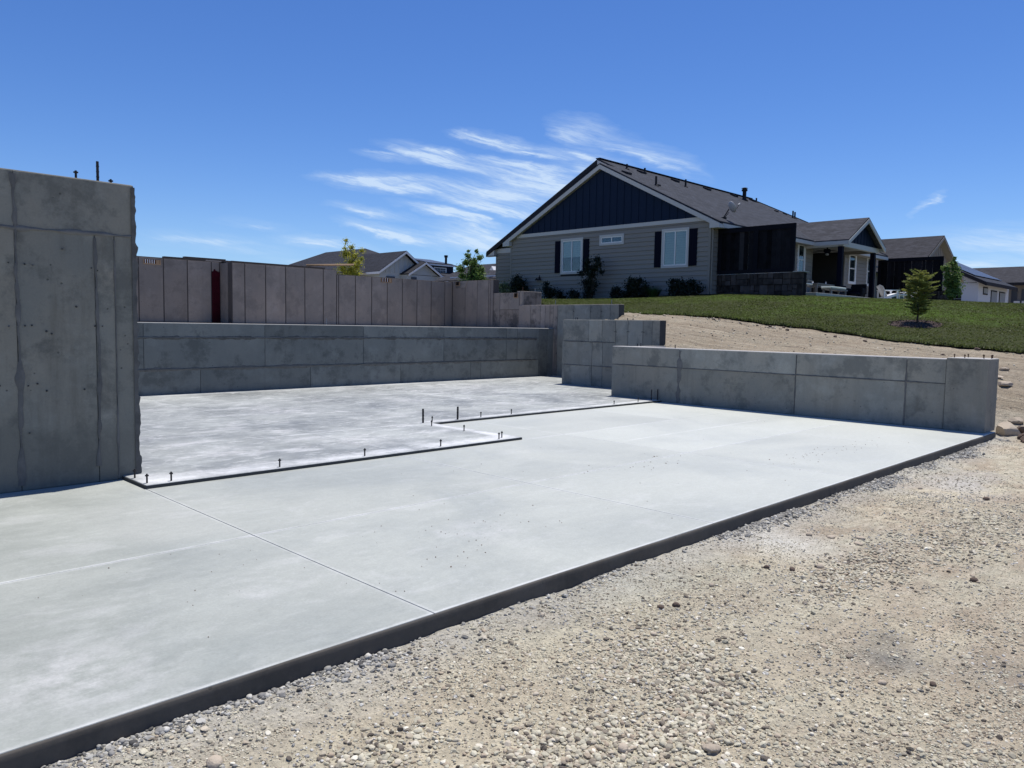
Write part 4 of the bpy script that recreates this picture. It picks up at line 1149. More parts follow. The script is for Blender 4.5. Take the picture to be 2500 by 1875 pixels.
# windows
def window(parent, axis, c, o, kind, mat='trim', trim=0.10):
    u0, u1, z0, z1 = o
    def bx(b, a0, a1, d0, d1, q0, q1):
        if axis == 'x': b.box(c+d0, c+d1, a0, a1, q0, q1)
        else: b.box(a0, a1, c+d0, c+d1, q0, q1)
    b = MB()
    bx(b, u0, u1, -.035, .03, z1-trim, z1); bx(b, u0, u1, -.035, .03, z0, z0+trim)
    bx(b, u0, u0+trim, -.034, .03, z0+trim, z1-trim); bx(b, u1-trim, u1, -.034, .03, z0+trim, z1-trim)
    w = b.build('window', M[mat], parent)
    i0, i1, j0, j1 = u0+trim, u1-trim, z0+trim, z1-trim
    f = 0.045
    b = MB()
    bx(b, i0, i1, -.022, .02, j1-f, j1); bx(b, i0, i1, -.022, .02, j0, j0+f); bx(b, i0, i0+f, -.021, .02, j0+f, j1-f); bx(b, i1-f, i1, -.021, .02, j0+f, j1-f)
    if kind in ('slide', 'slide_half', 'slide_bare'):
        m = (i0+i1)/2; bx(b, m-.025, m+.025, -.024, .02, j0+f, j1-f)
    else:
        m = (j0+j1)/2; bx(b, i0+f, i1-f, -.024, .02, m-.025, m+.025)
    b.build('sash_frame', M['white_trim'], w)
    b = MB(); bx(b, i0+f-.004, i1-f+.004, .0, .003, j0+f-.004, j1-f+.004); b.build('pane', M['glass'], w)
    b = MB(); bx(b, i0, i1, .024, .028, j0, j1); b.build('room', M['room'], w)
    if kind in ('slide', 'slide_half'):
        lo = j0 if kind == 'slide' else j0+(j1-j0)*0.47
        n = 14 if kind == 'slide' else 8
        b = MB()
        for k in range(n):
            q0 = lo+(j1-lo)*k/n; q1 = lo+(j1-lo)*(k+1)/n-0.004
            bx(b, i0+.01, i1-.01, .010, .016, q0, q1)
        b.build('blind', M['blind'], w)
    return w
window(house, 'x', HX, OPEN_F[0], 'slide_half'); window(house, 'x', HX, OPEN_F[1], 'slide_bare'); window(house, 'x', HX, OPEN_F[2], 'slide')
window(house, 'y', HY0, OPEN_SA[0], 'hung', 'white_trim'); window(house, 'y', HY0, OPEN_SB[0], 'hung', 'white_trim'); window(house, 'y', HY0, OPEN_SB[1], 'hung', 'white_trim')
def shutter(y0, y1, z0, z1):
    b = MB(); b.box(HX-.03, HX+.01, y0, y1, z0, z1)
    s = b.build('shutter', M['shutter'], house)
    b = MB()
    n = 3
    for i in range(n):
        b.box(HX-.038, HX-.029, y0+.01+(y1-y0-.02)*i/n, y0-.0+(y1-y0-.01)*(i+1)/n-.004, z0+.01, z1-.01)
    b.build('shutter_board', M['shutter'], s)
shutter(25.58, 25.95, 4.15, 5.72); shutter(23.78, 24.14, 4.15, 5.71); shutter(19.67, 20.03, 4.19, 5.76); shutter(17.88, 18.27, 4.19, 5.76)
# roof fittings
def roofz(y): return 5.965+(RZ-5.965)/(RY-16.75)*(y-16.75)
for x, y in [(29.6, 22.15), (32.5, 23.40), (35.62, 23.45), (38.85, 23.45), (42.14, 23.6), (44.43, 23.6)]:
    z = roofz(y)
    b = MB(); b.hexa([(x-.2, y-.16, z-.11), (x+.2, y-.16, z-.11), (x+.2, y+.16, z+.05), (x-.2, y+.16, z+.05)], [(x-.2, y-.17, z+.03), (x+.2, y-.17, z+.03), (x+.17, y+.16, z+.15), (x-.17, y+.16, z+.15)])
    b.build('roof_vent', M['roof_dark'], roofM)
for x, y in [(30.66, 21.11), (44.46, 22.05), (45.3, 21.9)]:
    z = roofz(y); b = MB(); b.hexa([(x-.11, y-.09, z-.06), (x+.11, y-.09, z-.06), (x+.11, y+.09, z+.03), (x-.11, y+.09, z+.03)], [(x-.11, y-.09, z+.03), (x+.11, y-.09, z+.03), (x+.1, y+.09, z+.1), (x-.1, y+.09, z+.1)])
    b.build('roof_vent', M['roof_dark'], roofM)
for x, y, h in [(31.25, 23.37, .24), (33.13, 23.64, .24), (30.3, 20.97, .42), (35.33, 22.6, .38), (44.79, 23.55, .25), (45.13, 21.32, .42), (45.4, 21.32, .38)]:
    z = roofz(y)
    b = MB(); b.tube((x, y, z-.1), (x, y, z+h), 0.05, n=8); b.lathe([(0.14, -.03), (0.06, .06)], (x, y, z), 8)
    b.build('vent_pipe', M['roof_dark'], roofM)
x, y = 42.66, 23.21; z = roofz(y)
b = MB(); b.tube((x, y, z-.1), (x, y, z+.58), 0.11, n=10); b.lathe([(.24, -.05), (.13, .08)], (x, y, z), 10); b.tube((x, y, z+.52), (x, y, z+.62), 0.17, n=10); b.tube((x, y, z+.62), (x, y, z+.68), 0.12, n=10); b.tube((x, y, z+.68), (x, y, z+.72), .2, .1, n=10)
b.build('flue_pipe', M['roof_dark'], roofM)
# covered patio
PY = 15.05
pr_x0, pr_x1, pr_xm, pz, pzr = 37.88, 42.72, 40.3, 5.93, 7.22
b = MB()
slope_slab(b, [(pr_x0, PY, pz), (pr_xm, PY, pzr), (pr_xm, 19.4, pzr), (pr_x0, 16.9, pz)], 0.07)
slope_slab(b, [(pr_xm, PY, pzr), (pr_x1, PY, pz), (pr_x1, 16.9, pz), (pr_xm, 19.4, pzr)], 0.07)
porch = b.build('patio_roof', M['roof_y'], house)
def prake(xa, za, xb, zb):
    b = MB(); b.prism([(xa, PY-.02, za-.07), (xb, PY-.02, zb-.07), (xb, PY-.02, zb-.27), (xa, PY-.02, za-.27)], (0, .05, 0)); b.build('rake_board', M['trim'], porch)
prake(pr_x0, pz, pr_xm, pzr); prake(pr_x1, pz, pr_xm, pzr)
b = MB(); b.box(pr_x0-.03, pr_x0+.02, PY, 16.75, pz-.24, pz-.06); b.build('fascia', M['trim'], porch)
b = MB(); b.box(pr_x1-.02, pr_x1+.03, PY, 16.75, pz-.24, pz-.06); b.build('fascia', M['trim'], porch)
b = MB(); b.prism([(38.0, 15.4, 5.86), (42.6, 15.4, 5.86), (pr_xm, 15.4, pzr-.12)], (0, .05, 0)); b.build('gable_panel', M['navy'], porch)
for k in range(11):
    x = 38.3+k*.4
    zt = pzr-.16-abs(x-pr_xm)*.533
    if zt > 5.95:
        b = MB(); b.box(x-.02, x+.02, 15.376, 15.402, 5.88, zt); b.build('batten', M['navy'], porch)
b = MB(); b.box(38.0, 42.6, 15.33, 15.55, 5.62, 5.86); b.build('beam', M['trim'], porch)
b = MB(); b.box(37.95, 38.2, 15.56, 17.2, 5.62, 5.85); b.build('beam', M['trim'], porch)
b = MB(); b.box(42.35, 42.6, 15.56, 17.2, 5.62, 5.85); b.build('beam', M['siding'], porch)
b = MB(); b.box(38.2, 42.35, 15.56, 19.86, 5.78, 5.81); b.build('ceiling', M['soffit'], porch)
for x in (38.05, 42.2):
    b = MB(); b.box(x-.11, x+.11, 15.36, 15.58, 3.1, 5.62); b.build('post', M['shutter'], house, bevel=0.006)
    
b = MB(); b.box(32.9, 47.4, 14.35, 17.22, 2.75, 3.16); b.box(38.9, 43.0, 17.22, 19.9, 2.75, 3.16)
o = b.build('patio', M['patio'], None, (40, 16, 2.85), bevel=.01)
props(o, 'pale concrete patio beside the grey house', 'patio', kind='structure')
# ceiling fan
fan = thing('ceiling_fan', 'dark ceiling fan hanging under the patio roof', 'ceiling fan', (38.9, 16.5, 5.45))
b = MB(); b.tube((38.9, 16.5, 5.6), (38.9, 16.5, 5.78), .03, n=8); b.lathe([(.05, 0.17), (.16, .15), (.18, .05), (.12, -.03), (.03, -.05)], (38.9, 16.5, 5.45), 12); b.build('motor', M['shutter'], fan, smooth=True)
b = MB(); b.lathe([(.07, -.05), (.09, -.1), (.05, -.15)], (38.9, 16.5, 5.45), 10); b.build('lamp_bowl', M['soffit'], fan, smooth=True)
for k in range(5):
    a = k*1.2566+.35; d = Vector((math.cos(a), math.sin(a), 0))
    b = MB(); c0 = Vector((38.9, 16.5, 5.52)); b.bar(c0+d*.15, c0+d*.72+Vector((0, 0, -.02)), .13, .012); b.build('blade', M['shutter'], fan)
# satellite dish
dish = thing('satellite_dish', 'small grey satellite dish on a bent mast on the dark roof', 'satellite dish', (30.15, 17.34, 6.26))
b = MB(); b.box(30.05, 30.25, 17.24, 17.44, 6.24, 6.30); b.tube((30.15, 17.34, 6.28), (30.15, 17.1, 6.62), .025, n=8); b.bar((30.2, 17.3, 6.3), (30.2, 17.12, 6.5), .02, .02); b.build('mast', M['roof_dark'], dish)
dv = Vector((.75, -.45, .5)).normalized(); ax = dv.orthogonal().normalized(); ay = dv.cross(ax)
cc = Vector((30.12, 16.97, 6.68)); vs = []; nn = 16
rings = [(0.0, 0.0), (.1, .006), (.19, .028), (.27, .055)]
for r, d in rings:
    for i in range(nn):
        a = 2*math.pi*i/nn; vs.append(cc+ax*r*math.cos(a)*.92+ay*r*math.sin(a)+dv*d)
for r, d in reversed(rings):
    for i in range(nn):
        a = 2*math.pi*i/nn; vs.append(cc+ax*r*math.cos(a)*.92+ay*r*math.sin(a)+dv*(d-.012))
b = MB(); b.add(vs, [(k*nn+i, k*nn+(i+1) % nn, (k+1)*nn+(i+1) % nn, (k+1)*nn+i) for k in range(7) for i in range(nn)])
b.build('reflector', M['dish'], dish, smooth=True)
b = MB(); b.tube(cc-ax*.25, cc+dv*.36-ax*.06, .012, n=6); b.build('arm', M['roof_dark'], dish)
b = MB(); b.tube(cc+dv*.32-ax*.06, cc+dv*.42-ax*.05, .035, n=8); b.build('feed_horn', M['dish'], dish)
# wall fitting near the shrubs
sp = thing('wall_lamp', 'dark double headed lamp low on the grey siding among shrubs', 'lamp', (28.95, 26.98, 3.9))
b = MB(); b.tube((28.97, 26.97, 3.9), (28.97, 26.97, 4.08), .02, n=8); b.box(28.955, 28.99, 26.91, 27.03, 3.9, 3.98); b.build('bracket', M['black'], sp)
for yy in (26.87, 27.08):
    b = MB(); b.lathe([(.02, .06), (.04, .03), (.10, -.06)], (28.88, yy, 3.88), 10); b.tube((28.95, 26.98, 3.95), (28.88, yy, 3.93), .012, n=6); b.build('lamp_head', M['black'], sp)

# ------------------------------------------------------------------ privacy screens
def stone_wall(parent, x, y0, y1, z0, z1, th, rows):
    def block(a, e, q0, q1):
        pr = rnd.uniform(.0, .05); g = .008; k = lambda: rnd.uniform(-.014, .014)
        b = MB()
        b.hexa([(x-pr+k(), a+g, q0+g), (x+.12, a+g, q0+g), (x+.12, e-g, q0+g), (x-pr+k(), e-g, q0+g)],
               [(x-pr+k(), a+g, q1-g), (x+.12, a+g, q1-g), (x+.12, e-g, q1-g), (x-pr+k(), e-g, q1-g)])
        b.build('stone', M['stone'], parent, bevel=.012, seg=1)
    z = z0; n = max(1, rows//2); H = (z1-z0)/n
    for r in range(n):
        y = y0
        while y < y1-.02:
            e = min(y1, y+rnd.uniform(.26, .6))
            if y1-e < .15: e = y1
            m = z+H*rnd.uniform(.38, .62); c = y+(e-y)*rnd.uniform(.35, .65); k = rnd.random()
            if k < .3:
                block(y, e, z, m); block(y, e, m, z+H)
            elif k < .55:
                block(y, c, z, z+H); block(c, e, z, m); block(c, e, m, z+H)
            elif k < .8:
                block(y, e, z, m); block(y, c, m, z+H); block(c, e, m, z+H)
            else:
                block(y, c, z, m); block(y, c, m, z+H); block(c, e, z, z+H)
            y = e
        z += H
base1 = thing('stone_wall', 'dark rough stone base wall under the black board screen by the house', 'stone wall', (29.8, 15.4, 2.85))
b = MB(); b.box(29.64, 30.0, 13.5, 17.2, 2.6, 3.80); b.build('core', M['mortar'], base1)
stone_wall(base1, 29.6, 13.47, 17.2, 2.86, 3.80, .4, 5)
b = MB(); b.box(29.55, 30.05, 13.42, 13.86, 3.805, 3.84); b.build('cap_stone', M['patio'], base1)
def screen(label, x, y0, y1, z0, z1, nb, mids, loc, gaps=(), old=()):
    s = thing('privacy_screen', label, 'fence', loc)
    fw = .17
    b = MB(); b.box(x-.04, x+.08, y0, y1, z1-.2, z1); b.build('rail', M['fence_frame'], s)
    b = MB(); b.box(x-.04, x+.08, y0, y1, z0, z0+.14); b.build('rail', M['fence_frame'], s)
    ps = [(y0, y0+fw), (y1-fw, y1)]+[(m-.1, m+.1) for m in mids]
    for a, e in ps:
        b = MB(); b.box(x-.035, x+.075, a, e, z0+.14, z1-.2); b.build('frame_post', M['fence_frame'], s)
    w = (y1-y0-2*fw)/nb
    for k in range(nb):
        a = y0+fw+k*w; e = a+w
        g0 = .010 if k in gaps else .002
        b = MB(); d = rnd.uniform(0, .012); b.box(x+.005+d, x+.03+d, a+g0, e-.002, z0+.12, z1-.18)
        b.build('plank', M['fence_old'] if k in old else M['fence'], s)
    return s
screen('near black board privacy screen on the stone base by the house corner', 29.6, 13.85, 17.22, 3.83, 5.73, 15, [15.5], (29.6, 15.5, 3.82), gaps=(3, 6, 9, 12), old=(10,))
base2 = thing('stone_wall', 'low dark wall under the far board screen', 'stone wall', (48.6, 15.4, 3.0))
b = MB(); b.box(48.54, 48.9, 13.7, 17.4, 2.8, 3.93); b.build('core', M['mortar'], base2)
stone_wall(base2, 48.5, 12.9, 17.45, 3.0, 3.90, .4, 4)
screen('far black board privacy screen beyond the white chairs', 48.5, 13.9, 17.45, 3.93, 5.86, 17, [], (48.5, 15.6, 3.93), gaps=(2, 4, 5, 8, 10, 13, 15))

# ------------------------------------------------------------------ patio furniture
GZ = 3.16
tb = thing('patio_table', 'grey slatted patio table with two small things on it', 'table', (36.0, 15.75, GZ))
for k in range(6):
    b = MB(); y = 15.25+k*.17; b.box(35.1, 37.0, y, y+.155, GZ+.50, GZ+.54); b.build('table_slat', M['grey_metal'], tb)
for x in (35.2, 36.85):
    for y in (15.35, 16.15):
        b = MB(); b.box(x-.045, x+.045, y-.045, y+.045, GZ, GZ+.50); b.build('leg', M['grey_metal'], tb)
b = MB(); b.box(35.2, 36.85, 15.32, 16.2, GZ+.42, GZ+.49); b.build('apron', M['grey_metal'], tb)
b = MB(); b.lathe([(.035, 0), (.04, .05), (.035, .1)], (35.8, 15.8, GZ+.54), 10); props(b.build('cup', M['white_poly'], None, (35.8, 15.8, GZ+.54), smooth=True), 'small white cup near the middle of the patio table', 'cup')
b = MB(); b.lathe([(.03, 0), (.03, .1), (.012, .13), (.025, .15)], (36.8, 15.6, GZ+.54), 10); props(b.build('bottle', M['white_poly'], None, (36.8, 15.6, GZ+.54), smooth=True), 'thin white bottle at the right end of the patio table', 'bottle')
bn = thing('patio_bench', 'low grey bench with a long pale cushion before the table', 'bench', (35.8, 14.75, GZ))
b = MB(); b.box(34.9, 36.8, 14.55, 14.98, GZ+.22, GZ+.28); b.build('seat', M['grey_metal'], bn)
b = MB(); b.box(34.85, 36.6, 14.53, 15.0, GZ+.285, GZ+.37); b.build('cushion', M['cushion'], bn, bevel=.03)
for x in (35.0, 36.65):
    for y in (14.6, 14.92):
        b = MB(); b.box(x-.035, x+.035, y-.035, y+.035, GZ, GZ+.22); b.build('leg', M['grey_metal'], bn)
hc = thing('patio_chair', 'grey high-backed chair with white seat pad beside the stone wall', 'chair', (33.9, 15.3, GZ))
b = MB(); b.box(33.65, 34.15, 15.1, 15.55, GZ+.36, GZ+.40); b.build('seat', M['grey_metal'], hc)
b = MB(); b.box(33.62, 34.2, 15.08, 15.56, GZ+.405, GZ+.46); b.build('cushion', M['cushion'], hc, bevel=.02)
b = MB()
for k in range(5):
    b.bar((33.68, 15.12+k*.1, GZ+.4), (33.55, 15.12+k*.1, GZ+.82), .06, .03, up=(1, 0, 0))
b.bar((33.55, 15.05, GZ+.84), (33.55, 15.6, GZ+.84), .05, .06); b.build('backrest', M['grey_metal'], hc)
for x, y in ((33.68, 15.13), (33.68, 15.52), (34.12, 15.13), (34.12, 15.52)):
    b = MB(); b.tube((x, y, GZ), (x, y, GZ+.36), .022, n=7); b.build('leg', M['grey_metal'], hc)
b = MB(); b.bar((33.6, 15.08, GZ+.6), (34.15, 15.08, GZ+.58), .05, .03); b.build('arm', M['grey_metal'], hc)
def wicker(loc, rz, label):
    t = thing('wicker_armchair', label, 'armchair', (0, 0, 0), 'black wicker armchairs under the patio roof')
    b = MB(); b.box(-.38, .38, -.36, .36, .06, .36); b.build('seat_base', M['black'], t, bevel=.03)
    b = MB(); b.box(-.28, .34, -.27, .27, .365, .47); b.build('cushion', M['shutter'], t, bevel=.03)
    b = MB(); b.hexa([(-.44, -.4, .3), (-.3, -.4, .3), (-.3, .4, .3), (-.44, .4, .3)], [(-.52, -.38, .84), (-.42, -.38, .84), (-.42, .38, .84), (-.52, .38, .84)]); b.build('backrest', M['black'], t, bevel=.03)
    for s in (-1, 1):
        b = MB(); b.box(-.40, .36, min(s*.29, s*.42), max(s*.29, s*.42), .3, .6); b.build('arm', M['black'], t, bevel=.03)
    for x in (-.33, .33):
        for y in (-.3, .3):
            b = MB(); b.box(x-.03, x+.03, y-.03, y+.03, 0, .06); b.build('leg', M['black'], t)
    t.location = loc; t.rotation_euler = (0, 0, rz)
    return t
w1 = wicker((38.75, 15.95, GZ), 0.0, 'black wicker armchair just right of the near navy post')
w2 = copy_tree(w1, (41.45, 15.95, GZ), math.pi+.1, 'black wicker armchair leaning back by the far navy post')
ft = thing('fire_table', 'low dark round fire table between the wicker armchairs', 'table', (40.15, 15.75, GZ))
b = MB(); b.lathe([(.30, 0), (.30, .26)], (40.15, 15.75, GZ), 16); b.build('base', M['black'], ft)
b = MB(); b.lathe([(.46, .26), (.46, .31), (.2, .315)], (40.15, 15.75, GZ), 18); b.build('table_top', M['shutter'], ft)
def adirondack(loc, rz, label):
    t = thing('lounge_chair', label, 'chair', (0, 0, 0), 'white slatted lounge chairs at the patio edge')
    for k in range(5):
        y = -.22+k*.11; tp = .82-abs(k-2)*.035
        b = MB(); b.hexa([(-.16, y-.05, .22), (-.13, y-.05, .22), (-.13, y+.05, .22), (-.16, y+.05, .22)], [(-.46, y*1.15-.05, tp), (-.43, y*1.15-.05, tp), (-.43, y*1.15+.05, tp), (-.46, y*1.15+.05, tp)]); b.build('back_slat', M['white_poly'], t)
    for k in range(5):
        x = -.12+k*.11
        b = MB(); b.hexa([(x, -.27, .22+k*.03), (x+.1, -.27, .245+k*.03), (x+.1, .27, .245+k*.03), (x, .27, .22+k*.03)], [(x, -.27, .245+k*.03), (x+.1, -.27, .27+k*.03), (x+.1, .27, .27+k*.03), (x, .27, .245+k*.03)]); b.build('seat_slat', M['white_poly'], t)
    for s in (-1, 1):
        b = MB(); b.box(-.36, .46, s*.34-.07, s*.34+.07, .52, .55); b.build('arm', M['white_poly'], t)
        b = MB(); b.box(.34, .42, s*.31-.02, s*.31+.02, 0, .52); b.build('leg', M['white_poly'], t)
        b = MB(); b.bar((.38, s*.28, .33), (-.42, s*.28, .04), .03, .12); b.build('leg', M['white_poly'], t)
        b = MB(); b.bar((-.32, s*.31, 0.02), (-.33, s*.31, .52), .03, .07, up=(1, 0, 0)); b.build('leg', M['white_poly'], t)
    t.location = loc; t.rotation_euler = (0, 0, rz)
    return t
a1 = adirondack((42.75, 14.85, GZ+.0), -0.7, 'white slatted lounge chair right beside the far navy post')
a2 = copy_tree(a1, (45.35, 14.65, GZ), 2.3, 'white slatted lounge chair behind the potted plant')
st = thing('side_table', 'small white square table with a dark teal side between the white chairs', 'table', (43.6, 14.62, GZ))
b = MB(); b.box(43.2, 44.05, 14.3, 14.95, GZ+.30, GZ+.35); b.build('table_top', M['white_poly'], st)
b = MB(); b.box(43.32, 43.92, 14.42, 14.85, GZ+.03, GZ+.30); b.build('cabinet', M['white_poly'], st)
b = MB(); b.box(43.40, 43.84, 14.405, 14.42, GZ+.08, GZ+.24); b.build('side_panel', M['teal'], st)
b = MB(); b.box(43.305, 43.32, 14.47, 14.8, GZ+.08, GZ+.24); b.build('side_panel', M['teal'], st)

# ------------------------------------------------------------------ vegetation helpers
def leaves(name, parent, centres, mat, n, size, sigma, flat=0.5, loc=None):
    """n leaf-sized quads scattered in clumps: centres = list of (x,y,z,r)"""
    C = np.array([c[:3] for c in centres]); Rr = np.array([c[3] for c in centres])
    pw = Rr**2; pw = pw/pw.sum()
    idx = nr.choice(len(C), n, p=pw)
    d = nr.normal(0, 1, (n, 3)); d /= np.linalg.norm(d, axis=1, keepdims=True)
    rad = Rr[idx]*np.clip(np.abs(nr.normal(0, .72, n))*(.55+sigma*.45)+.15, 0, 1.8)
    p = C[idx]+d*rad[:, None]*np.array([1, 1, .9])
    nn = d+nr.normal(0, .7, (n, 3)); nn[:, 2] += flat
    nn /= np.linalg.norm(nn, axis=1, keepdims=True)
    a = np.cross(nn, nr.normal(0, 1, (n, 3))); a /= np.linalg.norm(a, axis=1, keepdims=True)
    bb = np.cross(nn, a)
    s = size*(.6+.8*nr.random(n))[:, None]
    v = np.stack([p-a*s, p+bb*s*.42, p+a*s, p-bb*s*.42], 1).reshape(-1, 3)
    return np_mesh(name, v, np.arange(n*4).reshape(-1, 4), mat, loc=loc or (0, 0, 0), smooth=False, parent=parent)
def trunk(parent, base, top, r, limbs, name='trunk'):
    b = MB(); base = Vector(base); top = Vector(top)
    k = 4; prev = base
    for i in range(1, k+1):
        q = base.lerp(top, i/k)+Vector((rnd.uniform(-.02, .02), rnd.uniform(-.02, .02), 0))*(i < k)
        b.tube(prev, q, r*(1-.75*(i-1)/k), r*(1-.75*i/k), n=8); prev = q
    for c in limbs:
        c = Vector(c); f = max(.25, min(.8, (c.z-base.z)/(top.z-base.z)-.2))
        b.tube(base.lerp(top, f), c, r*.45, r*.12, n=5)
    return b.build(name, M['bark'], parent, smooth=True)

# yellow sapling behind the rear wall: irregular sprigs
def shoot_tree(name, label, base, h, spec, mat, n, size, cat='tree'):
    t = thing(name, label, cat, base)
    cs = [(base[0]+dx, base[1]+dy, base[2]+dz, r) for dx, dy, dz, r in spec]
    trunk(t, base, (base[0], base[1], base[2]+h*.9), .04, [c[:3] for c in cs])
    leaves('crown', t, cs, M[mat], n, size, .85)
    return t
yx, yy_ = 23.3, 31.5
yz = float(height(yx, yy_))
def at_px(px, py, X):
    """world point on the plane x = X seen at photo pixel (px, py)"""
    d = _r*((px-1250)/FPX)+_d*((py-937.5)/FPX)+_f
    k = X/d.x
    return Vector((0, 0, 1.5))+d*k
def px_clumps(X, lst, depth=.25):
    out = []
    for px, py, rp in lst:
        p = at_px(px, py, X)
        r = rp*(p-Vector((0, 0, 1.5))).dot(_f)/FPX
        out.append((p.x+rnd.uniform(-depth, depth), p.y+rnd.uniform(-depth, depth)*.3, p.z, r))
    return out
def px_tree(name, label, X, basepx, topz_px, clumps, mat, n, size, rtr=.04, depth=.25, cat='tree', sigma=.85, flat=.5):
    bp = at_px(basepx, clumps[-1][1], X)
    bz = float(height(np.array(bp.x), np.array(bp.y)))-.03
    base = (bp.x, bp.y, bz)
    t = thing(name, label, cat, base)
    cs = px_clumps(X, clumps, depth)
    tp = at_px(basepx, topz_px, X)
    trunk(t, base, (bp.x, bp.y, tp.z), rtr, [c[:3] for c in cs])
    leaves('crown', t, cs, M[mat], n, size, sigma, flat)
    return t
px_tree('young_tree', 'sparse yellow-green sapling rising behind the rear wall', 23.0, 860, 600,
        [(851, 588, 7), (855, 604, 9), (851, 621, 11), (836, 606, 6), (842, 620, 8), (865, 625, 11), (880, 612, 7), (886, 632, 6), (858, 640, 12), (872, 650, 11), (845, 655, 12), (856, 662, 17), (872, 640, 9), (848, 672, 16), (868, 676, 14)], 'leaf_yellow', 4200, .055, .035, .22, sigma=1.05)
px_tree('young_tree', 'leafy green young tree left of the grey house corner', 27.5, 1148, 625,
        [(1140, 612, 4), (1160, 613, 5), (1141, 625, 8), (1158, 628, 9), (1133, 640, 10), (1150, 640, 12), (1168, 640, 9), (1128, 656, 12), (1148, 658, 16), (1168, 657, 12), (1176, 672, 8), (1120, 674, 9), (1140, 676, 17), (1162, 678, 16), (1150, 692, 22)], 'leaf_green', 11000, .062, .05, .35, sigma=0.35)
def small_fir():
    bx_, by_ = 24.0, 7.47
    bz = float(height(np.array(bx_), np.array(by_)))
    t = thing('small_fir', 'small bushy fir standing in a mulch ring on the lawn', 'tree', (bx_, by_, bz))
    H = 1.62
    pf_h = [.16, .24, .34, .5, .64, .76, .86, .94, 1.0]; pf_r = [.08, .26, .34, .39, .43, .42, .33, .18, .04]
    b = MB(); b.tube((bx_, by_, bz-.02), (bx_+.01, by_, bz+H*.6), .032, .016, n=8); b.tube((bx_+.01, by_, bz+H*.6), (bx_+.04, by_, bz+H), .016, .004, n=6)
    V = []; z = .2*H; k = 0
    while z < H*.985:
        r = float(np.interp(z/H, pf_h, pf_r))
        for q in range(5 if z > .85*H else 8):
            a = k*2.4+rnd.uniform(-.35, .35); k += 1
            L = r*rnd.uniform(.75, 1.22)
            p0 = Vector((bx_+.02, by_, bz+z)); d = Vector((math.cos(a), math.sin(a), rnd.uniform(.1, .75))).normalized()
            tip = p0+d*L+Vector((0, 0, -.05*L))
            b.tube(p0, tip, .007, .002, n=4, cap=False)
            side = d.cross(Vector((0, 0, 1))).normalized()
            n_ = max(6, int(L*70))
            for m in range(n_):
                f = .18+.82*(m+rnd.random())/n_
                c = p0.lerp(tip, f)+Vector((0, 0, -.02*f))
                for sgn in (-1, 1):
                    w = L*.34*(1.05-f*.75)*rnd.uniform(.5, 1.2)+.02
                    e = c+(side*sgn*.8+d*.75+Vector((0, 0, rnd.uniform(-.25, .35)))).normalized()*w
                    for g in range(5):
                        h0 = c.lerp(e, (g+.2)/5)
                        nd = (side*sgn*rnd.uniform(-.6, 1)+d*rnd.uniform(.2, 1)+Vector((0, 0, rnd.uniform(-.5, .7)))).normalized()*rnd.uniform(.022, .042)
                        wd = nd.orthogonal().normalized()*.0085
                        V.append((h0-wd, h0+wd, h0+nd))
        z += H*.042
    b.build('trunk', M['bark'], t, smooth=True)
    v = np.array([[tuple(p) for p in tri] for tri in V]).reshape(-1, 3)
    np_mesh('crown', v, np.arange(len(v)).reshape(-1, 3), M['leaf_fir'], smooth=False, parent=t)
small_fir()
px_tree('young_tree', 'columnar green tree between the board screen and the white house', 45.0, 2326, 640,
        [(2329, 630, 5), (2326, 642, 9), (2318, 655, 11), (2332, 655, 12), (2314, 672, 11), (2328, 675, 15), (2340, 672, 8), (2312, 692, 11), (2328, 695, 18), (2344, 692, 9), (2318, 710, 13), (2338, 710, 13), (2328, 722, 12)], 'leaf_green', 6000, .07, .05, .3, sigma=0.3)
# shrubs along the house
def shrub(label, X, clumps, mat, n, size, group=None, cat='shrub', name='shrub', sigma=.75):
    ys = [c[1]+c[2] for c in clumps]
    bpx = sum(c[0] for c in clumps)/len(clumps)
    bp = at_px(bpx, max(ys)-5, X)
    bz = float(height(np.array(bp.x), np.array(bp.y)))
    t = thing(name, label, cat, (bp.x, bp.y, bz), group)
    cs = px_clumps(X, clumps, .2)
    b = MB()
    for c in cs[::2]:
        b.tube((bp.x, bp.y, bz-.02), c[:3], .014, .006, n=5)
    b.build('stem', M['bark'], t)
    leaves('foliage', t, cs, M[mat], int(n*1.9), size*.9, sigma, .3)
    return t
shrub('pale variegated bush at the left corner of the grey house', 28.2, [(1218, 700, 9), (1230, 697, 9), (1238, 702, 7), (1226, 708, 9), (1236, 710, 8)], 'leaf_pale', 1100, .05)
shrub('dark shrub under the wing of the house, right of the pale bush', 28.5, [(1262, 682, 12), (1275, 690, 13), (1255, 696, 11), (1270, 702, 16), (1284, 705, 9), (1258, 712, 10)], 'leaf_dark', 1500, .06)
shrub('dark shrub with a spiky top below the double headed lamp', 28.4, [(1333, 692, 7), (1338, 704, 11), (1330, 714, 11), (1347, 714, 13), (1360, 718, 11), (1340, 724, 12), (1364, 726, 10)], 'leaf_dark', 1500, .06)
shrub('lowest round dark shrub left of the tall bush', 28.4, [(1403, 716, 10), (1396, 722, 9), (1413, 722, 10), (1404, 727, 9)], 'leaf_dark', 800, .055)
shrub('tall narrow bush covering the edge of the left window', 28.3, [(1452, 632, 10), (1440, 640, 10), (1462, 645, 9), (1432, 655, 10), (1450, 655, 13), (1465, 664, 7), (1424, 668, 9), (1440, 672, 14), (1428, 690, 13), (1442, 692, 12), (1430, 708, 13), (1440, 712, 12), (1436, 724, 12)], 'leaf_dark', 2600, .06)
shrub('low dark green shrub left of the broad shrub under the wall', 28.4, [(1500, 712, 9), (1512, 708, 9), (1494, 722, 9), (1508, 722, 11), (1518, 720, 9)], 'leaf_dark', 900, .06)
